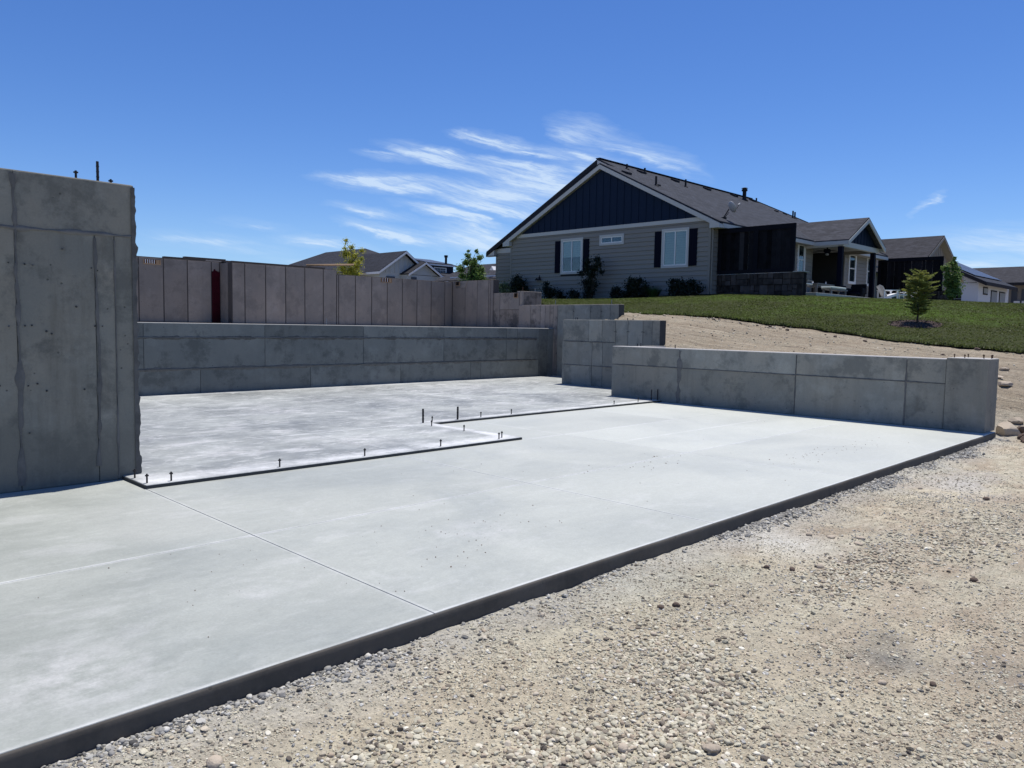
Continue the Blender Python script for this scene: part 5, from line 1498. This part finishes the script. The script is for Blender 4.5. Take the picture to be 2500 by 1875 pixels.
shrub('broad dark shrub in the middle of the grey wall', 28.4, [(1535, 685, 8), (1550, 690, 12), (1566, 686, 9), (1535, 702, 14), (1555, 704, 18), (1574, 704, 13), (1530, 718, 12), (1550, 720, 15), (1570, 718, 13), (1580, 716, 9)], 'leaf_dark', 2300, .065)
shrub('rounded dark shrub under the right shuttered window', 28.3, [(1645, 688, 9), (1660, 692, 13), (1685, 690, 12), (1642, 705, 13), (1662, 706, 17), (1684, 705, 16), (1700, 704, 11), (1650, 718, 12), (1672, 718, 14), (1692, 716, 12)], 'leaf_dark', 2500, .065)
def grass_clump(label, p, h, n, mat, group=None, cat='grass clump'):
    bz = float(height(np.array(p[0]), np.array(p[1])))
    t = thing('grass_clump', label, cat, (p[0], p[1], bz), group)
    an = nr.random(n)*6.283; ln = h*(.6+.5*nr.random(n)); sp = (.15+.55*nr.random(n))*h
    b0 = np.stack([p[0]+.12*np.cos(an), p[1]+.12*np.sin(an), np.full(n, bz)], 1)
    tip = b0+np.stack([np.cos(an)*sp, np.sin(an)*sp, ln], 1)
    w = np.stack([-np.sin(an), np.cos(an), np.zeros(n)], 1)*.012
    v = np.stack([b0-w, b0+w, tip], 1).reshape(-1, 3)
    np_mesh('blades', v, np.arange(3*n).reshape(-1, 3), M[mat], smooth=False, parent=t)
grass_clump('green ornamental grass between the broad and the rounded dark shrubs', (28.35, 19.55), .5, 420, 'leaf_grassy')
# potted plant
pp = thing('potted_plant', 'leafy plant in a low black box planter beside the white chair', 'plant', (44.55, 14.45, GZ))
b = MB(); b.box(44.3, 44.85, 14.25, 14.65, GZ, GZ+.13); b.build('planter', M['pot'], pp, bevel=.01)
leaves('foliage', pp, [(44.5, 14.45, GZ+.33, .17), (44.65, 14.45, GZ+.28, .15), (44.4, 14.42, GZ+.26, .12)], M['leaf_pale'], 260, .045, .9)
b = MB(); b.tube((44.55, 14.45, GZ+.1), (44.55, 14.45, GZ+.3), .012, n=6); b.build('stem', M['bark'], pp)
pf = thing('potted_plant', 'tiny flowering pot on the white square table', 'plant', (43.75, 14.62, GZ+.35))
b = MB(); b.lathe([(.05, 0), (.07, .09)], (43.75, 14.62, GZ+.35), 10); b.build('pot', M['grey_metal'], pf)
leaves('foliage', pf, [(43.75, 14.62, GZ+.52, .11)], M['leaf_pale'], 90, .035, .9)
# kettle grill on the far wall
gr = thing('kettle_grill', 'small black covered grill before the far board screen', 'grill', (46.9, 14.35, GZ))
b = MB(); b.lathe([(.02, .38), (.2, .42), (.28, .52), (.29, .56)], (46.9, 14.35, GZ), 14); b.build('bowl', M['black'], gr, smooth=True)
b = MB(); b.lathe([(.295, .565), (.26, .66), (.12, .73), (.03, .74), (.03, .78)], (46.9, 14.35, GZ), 14); b.build('lid', M['black'], gr, smooth=True)
for a in (0.3, 2.4, 4.5):
    b = MB(); b.tube((46.9+.15*math.cos(a), 14.35+.15*math.sin(a), GZ+.44), (46.9+.3*math.cos(a), 14.35+.3*math.sin(a), GZ), .014, n=6); b.build('leg', M['black'], gr)

# mulch ring
def mulch():
    n = 44; b = MB(); vs = [(24.0, 7.52, float(height(np.array(24.0), np.array(7.52)))+.09)]
    for r, dz in ((.45, .085), (.62, .06), (.70, .03)):
        for i in range(n):
            a = 2*math.pi*i/n; rr = r*(1+.05*math.sin(3*a)+rnd.uniform(-.02, .02))
            x, y = 24+rr*math.cos(a)*1.25, 7.52+rr*math.sin(a)
            vs.append((x, y, float(height(np.array(x), np.array(y)))+dz))
    fs = [(0, 1+i, 1+(i+1) % n) for i in range(n)]
    for k in range(2):
        fs += [(1+k*n+i, 1+(k+1)*n+i, 1+(k+1)*n+(i+1) % n, 1+k*n+(i+1) % n) for i in range(n)]
    b.add(vs, fs)
    props(b.build('mulch_bed', M['mulch'], None, (24, 7.52, 1.7)), 'dark bark mulch ring around the small fir', 'mulch', kind='structure')
    # chips: bark inside, pale pebbles round the rim
    m = 900; a = nr.random(m)*6.283; r = .72*np.sqrt(nr.random(m))
    x = 24+1.25*r*np.cos(a); y = 7.52+r*np.sin(a); z = height(x, y)+.085-.05*(r/.7)**3
    d = nr.normal(0, 1, (m, 3)); d[:, 2] *= .3; d /= np.linalg.norm(d, axis=1, keepdims=True)
    e = np.cross(d, nr.normal(0, 1, (m, 3))); e /= np.linalg.norm(e, axis=1, keepdims=True)
    s = (.012+.025*nr.random(m))[:, None]
    p = np.stack([x, y, z+.015], 1)
    v = np.stack([p-d*s, p+e*s*.5, p+d*s, p-e*s*.5+np.array([0, 0, .01])], 1).reshape(-1, 3)
    props(np_mesh('mulch_chips', v, np.arange(4*m).reshape(-1, 4), M['rock_dark'], smooth=False), 'loose bark chips in the mulch ring', 'mulch', kind='stuff')
mulch()

# ------------------------------------------------------------------ far houses
def gable_y(b, xm, hw, y0, y1, ze, zr, th=.08):
    slope_slab(b, [(xm-hw, y0, ze), (xm, y0, zr), (xm, y1, zr), (xm-hw, y1, ze)], th)
    slope_slab(b, [(xm, y0, zr), (xm+hw, y0, ze), (xm+hw, y1, ze), (xm, y1, zr)], th)
def gable_x(b, ym, hw, x0, x1, ze, zr, th=.08):
    slope_slab(b, [(x0, ym-hw, ze), (x1, ym-hw, ze), (x1, ym, zr), (x0, ym, zr)], th)
    slope_slab(b, [(x0, ym, zr), (x1, ym, zr), (x1, ym+hw, ze), (x0, ym+hw, ze)], th)
# taupe house behind the far screen
h2 = thing('house', 'taupe house with a brown-grey gabled roof behind the far board screen', 'house', (62.3, 19, 3.2))
b = MB(); b.box(57.6, 67, 18.35, 30, 2.8, 6.2); b.build('wall', M['tan_wall'], h2)
b = MB(); gable_y(b, 62.35, 5.4, 17.9, 30.5, 5.75, 8.60); r2_ = b.build('roof', M['roof_brown'], h2)
b = MB(); b.prism([(57.7, 18.33, 6.1), (67.0, 18.33, 6.1), (62.35, 18.33, 8.45)], (0, .05, 0)); g2 = b.build('gable_panel', M['tan_wall'], h2)
for k in range(22):
    x = 58.3+k*.4; zt = 8.40-abs(x-62.35)*.528
    if zt > 6.2:
        b = MB(); b.box(x-.03, x+.03, 18.30, 18.335, 6.1, zt); b.build('batten', M['tan_wall'], h2)
for sx in (-1, 1):
    b = MB(); b.prism([(62.35, 17.88, 8.52), (62.35+sx*5.4, 17.88, 5.67), (62.35+sx*5.4, 17.88, 5.45), (62.35, 17.88, 8.30)], (0, .06, 0)); b.build('rake_board', M['tan_wall'], h2)
    b = MB(); b.prism([(62.35, 17.94, 8.34), (62.35+sx*5.3, 17.94, 5.54), (62.35+sx*5.3, 17.94, 5.5), (62.35, 17.94, 8.30)], (0, .4, 0)); b.build('soffit', M['soffit'], h2)
# white house with solar panels
h3 = thing('house', 'white house with solar panels on its dark roof at the right', 'house', (83, 22, 3.3))
b = MB(); b.box(82, 90, 20.4, 36, 2.8, 6.3); b.build('wall', M['white_wall'], h3)
b = MB(); gable_x(b, 28.0, 8.4, 81.2, 93.0, 6.30, 10.4); b.build('roof', M['roof'], h3)
b = MB(); b.prism([(82.0, 20.5, 6.25), (82.0, 28, 9.95), (82.0, 35.5, 6.25)], (.06, 0, 0)); b.build('gable_panel', M['white_wall'], h3)
b = MB(); b.prism([(81.17, 19.58, 6.22), (81.17, 28, 10.33), (81.17, 28, 10.05), (81.17, 19.58, 5.94)], (.07, 0, 0)); b.build('rake_board', M['roof_dark'], h3)
b = MB(); b.box(81.24, 93, 19.55, 19.62, 5.98, 6.22); b.build('fascia', M['roof_dark'], h3)
sl = 4.1/8.4
for i in range(6):
    for j in range(3):
        x0 = 82.2+i*1.65; ya = 20.8+j*2.1
        b = MB(); z = lambda yy: 6.30+sl*(yy-19.6)+.12
        slope_slab(b, [(x0, ya, z(ya)), (x0+1.6, ya, z(ya)), (x0+1.6, ya+2.05, z(ya+2.05)), (x0, ya+2.05, z(ya+2.05))], .05); b.build('solar_panel', M['solar'], h3)
b = MB(); b.box(90, 92.8, 20.4, 36, 2.8, 6.2); b.build('wall', M['white_wall'], h3)
M['pale_pane'] = plain('curtained_pane', (0.30, 0.33, 0.35), 0.3, 0.5)
def simple_window(parent, x0, x1, z0, z1, y, fm, name='window'):
    b = MB(); b.box(x0-.12, x1+.12, y-.05, y+.02, z0-.12, z1+.12); w = b.build(name, fm, parent)
    b = MB(); b.box(x0, x1, y-.065, y-.04, z0, z1); b.build('pane', M['pale_pane'], w)
simple_window(h3, 83.7, 85.0, 5.35, 5.85, 20.4, M['roof_dark'])
simple_window(h3, 86.5, 88.4, 3.3, 5.65, 20.4, M['roof_dark'], 'door')
simple_window(h3, 89.6, 91.6, 3.3, 5.65, 20.4, M['roof_dark'], 'door')
# dark-roofed house at the right edge
h4 = thing('house', 'low house with a long dark roof and white posts at the right edge', 'house', (107, 22, 3.2))
b = MB(); b.box(106, 112, 8, 29, 2.8, 7.5); b.build('wall', M['tan_wall'], h4)
b = MB(); gable_y(b, 110.5, 6.0, 6, 30, 7.50, 9.75); b.build('roof', M['roof_brown'], h4)
b = MB(); b.box(104.45, 104.55, 6, 30, 7.15, 7.45); b.build('fascia', M['roof_dark'], h4)
for y in (23.1, 20.9):
    b = MB(); b.box(104.6, 104.9, y-.17, y+.17, 2.9, 7.2); b.build('post', M['white_trim'], h4)
for y in (22.2, 21.4, 20.4):
    b = MB(); b.box(105.4, 105.5, y-.3, y+.3, 4.2, 5.4); b.build('railing_panel', M['white_trim'], h4)
for y0, y1 in ((22.3, 22.9), (21.3, 21.9)):
    b = MB(); b.box(105.93, 106.0, y0, y1, 4.4, 6.8); b.build('door', M['solar'], h4)

# houses beyond the rear wall, left
M['roof_slate'] = shingles('slate_shingles', (0.029, 0.031, 0.040), 'y')
h5 = thing('house', 'dark-roofed house with pale twin gables beyond the rear wall', 'house', (54, 75, 3))
b = MB(); b.box(49.9, 56.3, 70.3, 80, 2.9, 7.2); b.box(48, 62, 74, 92, 2.9, 7.1); b.box(56.3, 61.2, 70.6, 76, 2.9, 7.1); b.build('wall', M['pale_wall'], h5)
b = MB(); gable_y(b, 53.1, 3.7, 69.7, 82, 7.15, 9.62); b.build('roof', M['roof_slate'], h5)
b = MB(); b.prism([(49.9, 70.28, 7.1), (56.3, 70.28, 7.1), (53.1, 70.28, 9.35)], (0, .06, 0)); b.build('gable_panel', M['pale_wall'], h5)
for k in range(9):
    x = 50.7+k*.6; zt = 9.25-abs(x-53.1)*.68
    b = MB(); b.box(x-.03, x+.03, 70.23, 70.29, 7.1, zt); b.build('batten', M['pale_wall'], h5)
for sx in (-1, 1):
    b = MB(); b.prism([(53.1, 69.68, 9.56), (53.1+sx*3.7, 69.68, 7.09), (53.1+sx*3.7, 69.68, 6.84), (53.1, 69.68, 9.31)], (0, .07, 0)); b.build('rake_board', M['white_trim'], h5)
b = MB(); b.box(49.35, 49.42, 69.7, 82, 6.85, 7.1); b.build('fascia', M['white_trim'], h5)
b = MB(); gable_y(b, 55.05, 2.45, 68.6, 76, 7.05, 8.50); b.build('roof', M['roof_dark'], h5)
b = MB(); b.prism([(52.9, 69.1, 7.0), (57.2, 69.1, 7.0), (55.05, 69.1, 8.30)], (0, .06, 0)); b.build('gable_panel', M['pale_wall'], h5)
for sx in (-1, 1):
    b = MB(); b.prism([(55.05, 68.58, 8.44), (55.05+sx*2.45, 68.58, 6.99), (55.05+sx*2.45, 68.58, 6.76), (55.05, 68.58, 8.21)], (0, .07, 0)); b.build('rake_board', M['white_trim'], h5)
b = MB(); b.box(52.7, 57.3, 69.1, 70.3, 3, 6.95); b.build('entry_wall', M['pale_wall'], h5)
b = MB()
slope_slab(b, [(56.6, 69.4, 7.15), (61.6, 69.4, 7.15), (61.6, 76.5, 9.5), (56.6, 76.5, 9.5)], .08)
b.build('roof', M['roof_slate'], h5)
b = MB(); b.box(57.3, 61.5, 69.36, 69.44, 6.9, 7.08); b.build('fascia', M['white_trim'], h5)
b = MB(); b.box(57.2, 61.0, 70.9, 75.5, 7.2, 8.42); dm = b.build('dormer', M['navy'], h5)
b = MB(); slope_slab(b, [(56.9, 70.5, 8.52), (61.5, 70.5, 8.52), (61.5, 76.5, 9.58), (56.9, 76.5, 9.58)], .08); b.build('dormer_roof', M['roof'], dm)
b = MB(); b.box(56.9, 61.5, 70.44, 70.5, 8.34, 8.48); b.build('fascia', M['white_trim'], dm)
for j in range(2):
    for i in range(4):
        b = MB(); x0 = 57.5+i*.95; ya = 71.2+j*2.2; z = lambda yy: 8.60+(yy-70.5)*.177
        slope_slab(b, [(x0, ya, z(ya)), (x0+.9, ya, z(ya)), (x0+.9, ya+2.1, z(ya+2.1)), (x0, ya+2.1, z(ya+2.1))], .04); b.build('solar_panel', M['solar'], dm)
b = MB(); b.box(58.0, 59.9, 70.84, 70.92, 7.55, 8.2); wd = b.build('window', M['white_trim'], dm)
for j in range(2):
    for i in range(4):
        b = MB(); b.box(58.14+i*.41, 58.5+i*.41, 70.82, 70.86, 7.65+j*.24, 7.85+j*.24); b.build('pane', M['solar'], wd)
b = MB()
b.add([(47.2, 72, 7.0), (63, 72, 7.0), (63, 96, 7.0), (47.2, 96, 7.0), (55.0, 80.5, 10.65), (55.0, 89.5, 10.65)], [(0, 4, 5, 3), (0, 1, 4), (1, 2, 5, 4), (2, 3, 5), (0, 3, 2, 1)])
b.build('roof', M['roof_slate'], h5)
b = MB(); b.tube((60.35, 71.5, 8.2), (60.35, 71.5, 9.5), .14, n=8); b.tube((60.35, 71.5, 9.5), (60.35, 71.5, 9.75), .22, n=8); b.build('flue_pipe', M['roof_dark'], h5)
for x0, x1 in ((50.8, 51.9), (53.3, 54.0)):
    b = MB(); b.box(x0, x1, 69.0 if x0 > 53 else 70.2, 69.12 if x0 > 53 else 70.31, 5, 6.7); b.build('window', M['solar'], h5)
b = MB(); b.box(58.7, 59.0, 69.5, 69.8, 3, 6.9); b.build('post', M['white_trim'], h5)
h6 = thing('house', 'low dark roofline at the far left of the twin gabled house', 'house', (48, 97, 3))
b = MB(); b.box(46.5, 56, 98.5, 112, 2.9, 7.6); b.build('wall', M['tan_wall'], h6)
b = MB(); gable_x(b, 106, 8, 45.5, 57, 7.6, 9.95); b.build('roof', M['roof_brown'], h6)
h7 = thing('house', 'brown-roofed house with white gablets just left of the grey house', 'house', (58, 58, 3))
b = MB(); b.box(54.6, 64, 55, 64, 2.9, 6.6); b.build('wall', M['white_wall'], h7)
b = MB(); gable_y(b, 59.5, 5.6, 54, 66, 6.2, 8.3); b.build('roof', M['roof_brown'], h7)
for yy in (57.4, 59.2):
    zb = 7.1 if yy < 58 else 6.0
    b = MB(); b.prism([(54.5, yy-.3, zb), (54.5, yy+.3, zb), (54.5, yy, zb+.4)], (2.5, 0, 0)); d = b.build('dormer', M['white_trim'], h7)

# ------------------------------------------------------------------ gravel, stones, crumbs
def pebble_mesh(name, seed, flat):
    bm = bmesh.new()
    bmesh.ops.create_icosphere(bm, subdivisions=2, radius=1.0)
    o = Vector((seed*7.1, seed*3.3, seed*1.7))
    for v in bm.verts:
        d = v.co.normalized()
        k = 1+.38*mnoise.noise(d*1.3+o)+.12*mnoise.noise(d*3.1+o)
        v.co = Vector((d.x*k, d.y*k*.8, d.z*k*flat))
    me = bpy.data.meshes.new(name); bm.to_mesh(me); bm.free()
    me.polygons.foreach_set('use_smooth', [True]*len(me.polygons))
    me.materials.append(M['pebble'])
    return me
def crushed_mesh(name, seed, flat, mat):
    r_ = random.Random(seed)
    bm = bmesh.new(); bmesh.ops.create_icosphere(bm, subdivisions=2, radius=1.0)
    pl = [(Vector((r_.gauss(0, 1), r_.gauss(0, 1), r_.gauss(0, 1))).normalized(), r_.uniform(.5, .85)) for _ in range(9)]
    for v in bm.verts:
        for d, k in pl:
            q = v.co.dot(d)
            if q > k: v.co -= d*(q-k)
        v.co = Vector((v.co.x*1.3, v.co.y, v.co.z*flat*1.2))
    me = bpy.data.meshes.new(name); bm.to_mesh(me); bm.free()
    me.materials.append(mat)
    return me
def shapes(nm, mat):
    c = bpy.data.collections.new(nm)
    for i, f in enumerate((.62, .5, .7, .45)):
        m = pebble_mesh('pebble', i, f); m.materials.clear(); m.materials.append(mat)
        c.objects.link(bpy.data.objects.new('pebble', m))
    for i, f in enumerate((.6, .75, .5, .65)):
        c.objects.link(bpy.data.objects.new('pebble', crushed_mesh('crushed', 40+i, f, mat)))
    return c
pcol = shapes('pebble_shapes', M['pebble'])
gcol = shapes('grey_pebble_shapes', M['pebble_grey'])
def gn_scatter(name, label, pts, scales, rots, shapes_col):
    n = len(pts)
    me = bpy.data.meshes.new(name)
    me.vertices.add(n)
    me.vertices.foreach_set('co', np.asarray(pts, np.float32).ravel())
    a = me.attributes.new('psize', 'FLOAT', 'POINT'); a.data.foreach_set('value', np.asarray(scales, np.float32))
    a = me.attributes.new('prot', 'FLOAT_VECTOR', 'POINT'); a.data.foreach_set('vector', np.asarray(rots, np.float32).ravel())
    a = me.attributes.new('pidx', 'INT', 'POINT'); a.data.foreach_set('value', nr.integers(0, 8, n).astype(np.int32))
    o = bpy.data.objects.new(name, me); col.objects.link(o)
    ng = bpy.data.node_groups.new(name+'_nodes', 'GeometryNodeTree')
    ng.interface.new_socket('Geometry', in_out='INPUT', socket_type='NodeSocketGeometry')
    ng.interface.new_socket('Geometry', in_out='OUTPUT', socket_type='NodeSocketGeometry')
    N = ng.nodes; L = ng.links
    gi = N.new('NodeGroupInput'); go = N.new('NodeGroupOutput')
    ci = N.new('GeometryNodeCollectionInfo'); ci.inputs['Collection'].default_value = shapes_col
    ci.inputs['Separate Children'].default_value = True; ci.inputs['Reset Children'].default_value = True
    ip = N.new('GeometryNodeInstanceOnPoints')
    ip.inputs['Pick Instance'].default_value = True
    def attr(nm, typ):
        k = N.new('GeometryNodeInputNamedAttribute'); k.data_type = typ; k.inputs['Name'].default_value = nm
        return k.outputs['Attribute']
    L.new(gi.outputs[0], ip.inputs['Points']); L.new(ci.outputs[0], ip.inputs['Instance'])
    L.new(attr('pidx', 'INT'), ip.inputs['Instance Index'])
    er = N.new('FunctionNodeEulerToRotation'); L.new(attr('prot', 'FLOAT_VECTOR'), er.inputs[0]); L.new(er.outputs[0], ip.inputs['Rotation'])
    L.new(attr('psize', 'FLOAT'), ip.inputs['Scale'])
    L.new(ip.outputs[0], go.inputs[0])
    md = o.modifiers.new('scatter', 'NODES'); md.node_group = ng
    props(o, label, 'gravel', kind='stuff')
    return o
def build_gravel():
    X = []; S = []
    def scatter(n, x0, x1, y0, y1, dens, smin, smax, pw=2.0):
        x = x0+(x1-x0)*nr.random(n); y = y0+(y1-y0)*nr.random(n)
        k = nr.random(n) < dens(x, y)
        x, y = x[k], y[k]
        s = smin+(smax-smin)*nr.random(len(x))**pw
        X.append(np.stack([x, y], 1)); S.append(s)
    # loose gravel lies thick on the left and near the slab, thin on the trodden dirt at the right
    loose = lambda x, y: np.clip(1.15-.32*np.clip(x-1.6-.55*(3-y), 0, 9), .18, 1)
    patch = lambda x, y: sstep(.45, .62, fbm(x*.8+4, y*.8+9)*.5+fbm(x*2.6, y*2.6)*.3+fbm(x*7, y*7+3)*.2)
    inview = lambda x, y: (y > .30*x-1.2) | (x > 8)
    scatter(330000, .3, 8.5, -1.4, 2.98, lambda x, y: (.34+.62*patch(x, y))*inview(x, y)*(.22+.78*loose(x, y)), .0022, .0058, 1.6)
    scatter(40000, .3, 8, -1.4, 2.98, lambda x, y: (.10+.85*patch(x, y)**1.4)*inview(x, y)*loose(x, y), .005, .013, 2.0)
    scatter(7000, .3, 7, -1.4, 2.98, lambda x, y: (.05+.8*patch(x, y)**1.8)*inview(x, y)*loose(x, y)**1.5, .009, .018, 2.4)
    scatter(60000, 7, 15.5, -2.5, 2.98, lambda x, y: .16+.6*patch(x, y), .003, .011, 2.4)
    def heap(cx, cy, sx, sy, n, a, bsz):
        m = n; x = cx+nr.normal(0, sx, m); y = cy+nr.normal(0, sy, m); k = (y < 2.95)
        X.append(np.stack([x[k], y[k]], 1)); S.append((a+(bsz-a)*nr.random(m)**2.0)[k])
    for c in ((2.25, 1.75, .22, .12, 900), (2.7, 1.62, .2, .09, 800), (2.05, 1.95, .2, .1, 600), (3.0, 1.75, .18, .1, 350), (3.25, 1.95, .22, .09, 400), (5.35, 1.95, .45, .14, 1300), (3.1, 2.2, .25, .1, 400), (6.8, 1.7, .7, .22, 1300), (2.5, 1.25, .3, .1, 450), (1.6, 2.3, .25, .1, 500)):
        heap(c[0], c[1], c[2], c[3], c[4], .005, .017)
    scatter(9000, 14, 21.0, 2.0, 17, lambda x, y: ~inside(x, y)*(.12+.5*patch(x, y)), .008, .028, 3.0)
    def done(name, label, colz):
        P = np.concatenate(X); s = np.concatenate(S)
        k = ~inside(P[:, 0], P[:, 1]); P, s = P[k], s[k]
        z = height(P[:, 0], P[:, 1])
        pts = np.stack([P[:, 0], P[:, 1], z+s*.18], 1)
        rots = np.stack([nr.normal(0, .3, len(P)), nr.normal(0, .3, len(P)), nr.random(len(P))*6.283], 1)
        gn_scatter(name, label, pts, s, rots, colz)
        X.clear(); S.clear()
    done('gravel', 'loose tan gravel and grit scattered over the dirt beside the slab', pcol)
    drift = lambda x, y: sstep(.10+.30*vnoise(x*1.3, x*0), .0, 3.02-y)*(.12+.88*sstep(.3, .7, vnoise(x*1.6, x*0+3)))
    scatter(60000, -1, 13.6, 2.5, 3.02, drift, .003, .011, 1.8)
    scatter(5000, -1, 13.6, 2.6, 3.02, drift, .010, .022, 2.2)
    scatter(26000, .3, 9, -.8, 2.9, lambda x, y: inview(x, y)*patch(x+3, y-2)**2, .003, .010, 1.8)
    done('crushed_stone', 'grey crushed stone lying in a drift along the slab edge', gcol)
build_gravel()

def stone_obj(p, r, label, group=None, mat='rock', flat=.6, seed=None, name='stone', sub=3, angular=.3, facet=False):
    sd = rnd.random()*50 if seed is None else seed
    bm = bmesh.new(); bmesh.ops.create_icosphere(bm, subdivisions=sub, radius=1.0)
    o = Vector((sd, sd*1.7, sd*.4))
    if facet:       # broken rock: a ball cut by a handful of planes
        pl = []
        for _ in range(11):
            d = Vector((rnd.gauss(0, 1), rnd.gauss(0, 1), rnd.gauss(0, 1))).normalized()
            pl.append((d, rnd.uniform(.55, .85)))
        for v in bm.verts:
            for d, k in pl:
                q = v.co.dot(d)
                if q > k:
                    v.co -= d*(q-k)
            v.co *= 1.25+.05*mnoise.noise(v.co*4+o)
            v.co = Vector((v.co.x*r, v.co.y*r*.85, v.co.z*r*flat))
    for v in ([] if facet else bm.verts):
        d = v.co.normalized()
        k = 1+angular*1.2*mnoise.noise(d*1.4+o)+angular*.5*mnoise.cell(d*1.5+o)*.5+.06*mnoise.noise(d*5+o)
        v.co = Vector((d.x*k*r, d.y*k*r*rnd.uniform(.985, 1.015)*.8, d.z*k*r*flat))
    me = bpy.data.meshes.new(name); bm.to_mesh(me); bm.free()
    me.polygons.foreach_set('use_smooth', [not facet]*len(me.polygons))
    me.materials.append(M[mat])
    ob = bpy.data.objects.new(name, me); col.objects.link(ob)
    z = float(height(np.array(p[0]), np.array(p[1])))
    ob.location = (p[0], p[1], z+r*flat*.45); ob.rotation_euler = (0, 0, rnd.random()*6.28)
    return props(ob, label, 'stone', group)
stone_obj((1.17, 2.66), .035, 'pale flat stone by the slab edge at the bottom left', flat=.55, angular=.12)
stone_obj((2.6, 1.46), .035, 'whitish angular shell-like stone in the gravel at the bottom', flat=.5, angular=.5)
for q in [(6.06, 2.43), (6.21, 2.26), (6.04, 2.21)]:
    stone_obj(q, .038, 'flat pale cobble lying on bare dirt midway along the slab', 'flat pale cobbles on bare dirt', flat=.35, angular=.15)
for q in [(3.75, 2.47), (3.85, 2.43), (5.01, 2.26), (4.92, 2.4)]:
    stone_obj(q, rnd.uniform(.018, .025), 'dark rounded cobble near the slab edge', 'dark cobbles near the slab edge', 'rock_dark', .75, angular=.15)
for i in range(20):
    for _ in range(30):
        x = rnd.uniform(1.5, 9); y = rnd.uniform(-.8, 2.7)
        if y > .33*x-1.0: break
    stone_obj((x, y), rnd.uniform(.013, .024)*(1+x*.06), 'single tan river cobble larger than the gravel around it', 'tan river cobbles on the dirt', rnd.choice(['rock', 'rock', 'rock_dark']), rnd.uniform(.5, .75), sub=2, angular=.18)
# rubble at the end of the low wall
stone_obj((14.3, 3.0), .16, 'large pale angular rock leaning at the end of the low wall', flat=.85, facet=True)
stone_obj((14.85, 2.72), .12, 'pale blocky rock right of the large angular rock', flat=.7, facet=True)
stone_obj((13.75, 2.62), .12, 'dark flat rock before the end of the low wall', None, 'rock_dark', .55, facet=True)
for q, r in [((14.15, 2.55), .13), ((14.05, 2.75), .10), ((14.55, 2.85), .12), ((15.1, 2.85), .11), ((14.5, 2.45), .10), ((15.4, 2.6), .14), ((14.9, 3.05), .1), ((13.95, 2.4), .08)]:
    stone_obj(q, r, 'brown clod in the rubble heap at the wall end', 'brown clods in the rubble heap', rnd.choice(['rock_dark', 'rock_dark', 'rock']), .6, facet=True)
for q, r in [((11.6, 2.1), .09), ((12.4, 1.9), .1), ((16.6, 3.6), .12), ((17.2, 3.9), .13), ((18.3, 4.0), .1), ((13.0, 1.75), .08)]:
    stone_obj(q, r, 'flat tan stone on the dirt at the right edge', 'flat tan stones at the right edge', 'rock', .4, facet=True)
lumber('lumber_scrap', 'short brown wood scrap on the dirt at the right edge', (12.0, 1.72, -.085), (12.35, 1.60, -.085), .09, .04, M['dark_lumber'])
for i in range(26):
    y = rnd.uniform(4.5, 14); x = 20.45+rnd.uniform(-.9, .1)
    stone_obj((x, y), rnd.uniform(.025, .07), 'clod of dirt along the torn lower edge of the lawn', 'dirt clods along the lawn edge', rnd.choice(['rock_dark', 'rock', 'rock_dark']), .5, sub=2, angular=.4)
# crumbs on the slab
def crumbs():
    n = []
    def cl(cx, cy, sx, sy, k, a, b_):
        for _ in range(k):
            n.append((cx+rnd.gauss(0, sx), cy+rnd.gauss(0, sy), rnd.uniform(a, b_)))
    cl(3.7, 4.1, .35, .3, 34, .002, .005); cl(3.2, 3.6, .3, .2, 8, .003, .008); cl(7.1, 4.9, .5, .2, 26, .003, .007); cl(9.5, 3.9, .8, .15, 60, .003, .007); cl(5.5, 4.2, 1.8, .6, 22, .002, .005); cl(2.0, 4.2, 1.0, .6, 26, .0015, .004); cl(9, 5.5, 2.5, .9, 14, .003, .006)
    pts = np.array([(x, y, .003) for x, y, s in n if 3.1 < y < 7 and x < 13]); sc = np.array([s for x, y, s in n if 3.1 < y < 7 and x < 13])
    me = []
    V = []; F = []
    for (x, y, z), s in zip(pts, sc):
        b0 = len(V)
        for dx, dy, dz in ((-1, -.6, -.2), (.9, -.8, -.2), (1, .7, -.2), (-.8, .9, -.2), (.1, .1, .9)):
            V.append((x+dx*s*rnd.uniform(.7, 1.2), y+dy*s*rnd.uniform(.7, 1.2), z+dz*s))
        F += [(b0, b0+1, b0+4), (b0+1, b0+2, b0+4), (b0+2, b0+3, b0+4), (b0+3, b0, b0+4)]
    o = np_mesh('dirt_crumbs', np.array(V), np.array(F), M['rock_dark'], smooth=False)
    props(o, 'dark dirt crumbs scattered on the pale slab', 'dirt', kind='stuff')
crumbs()
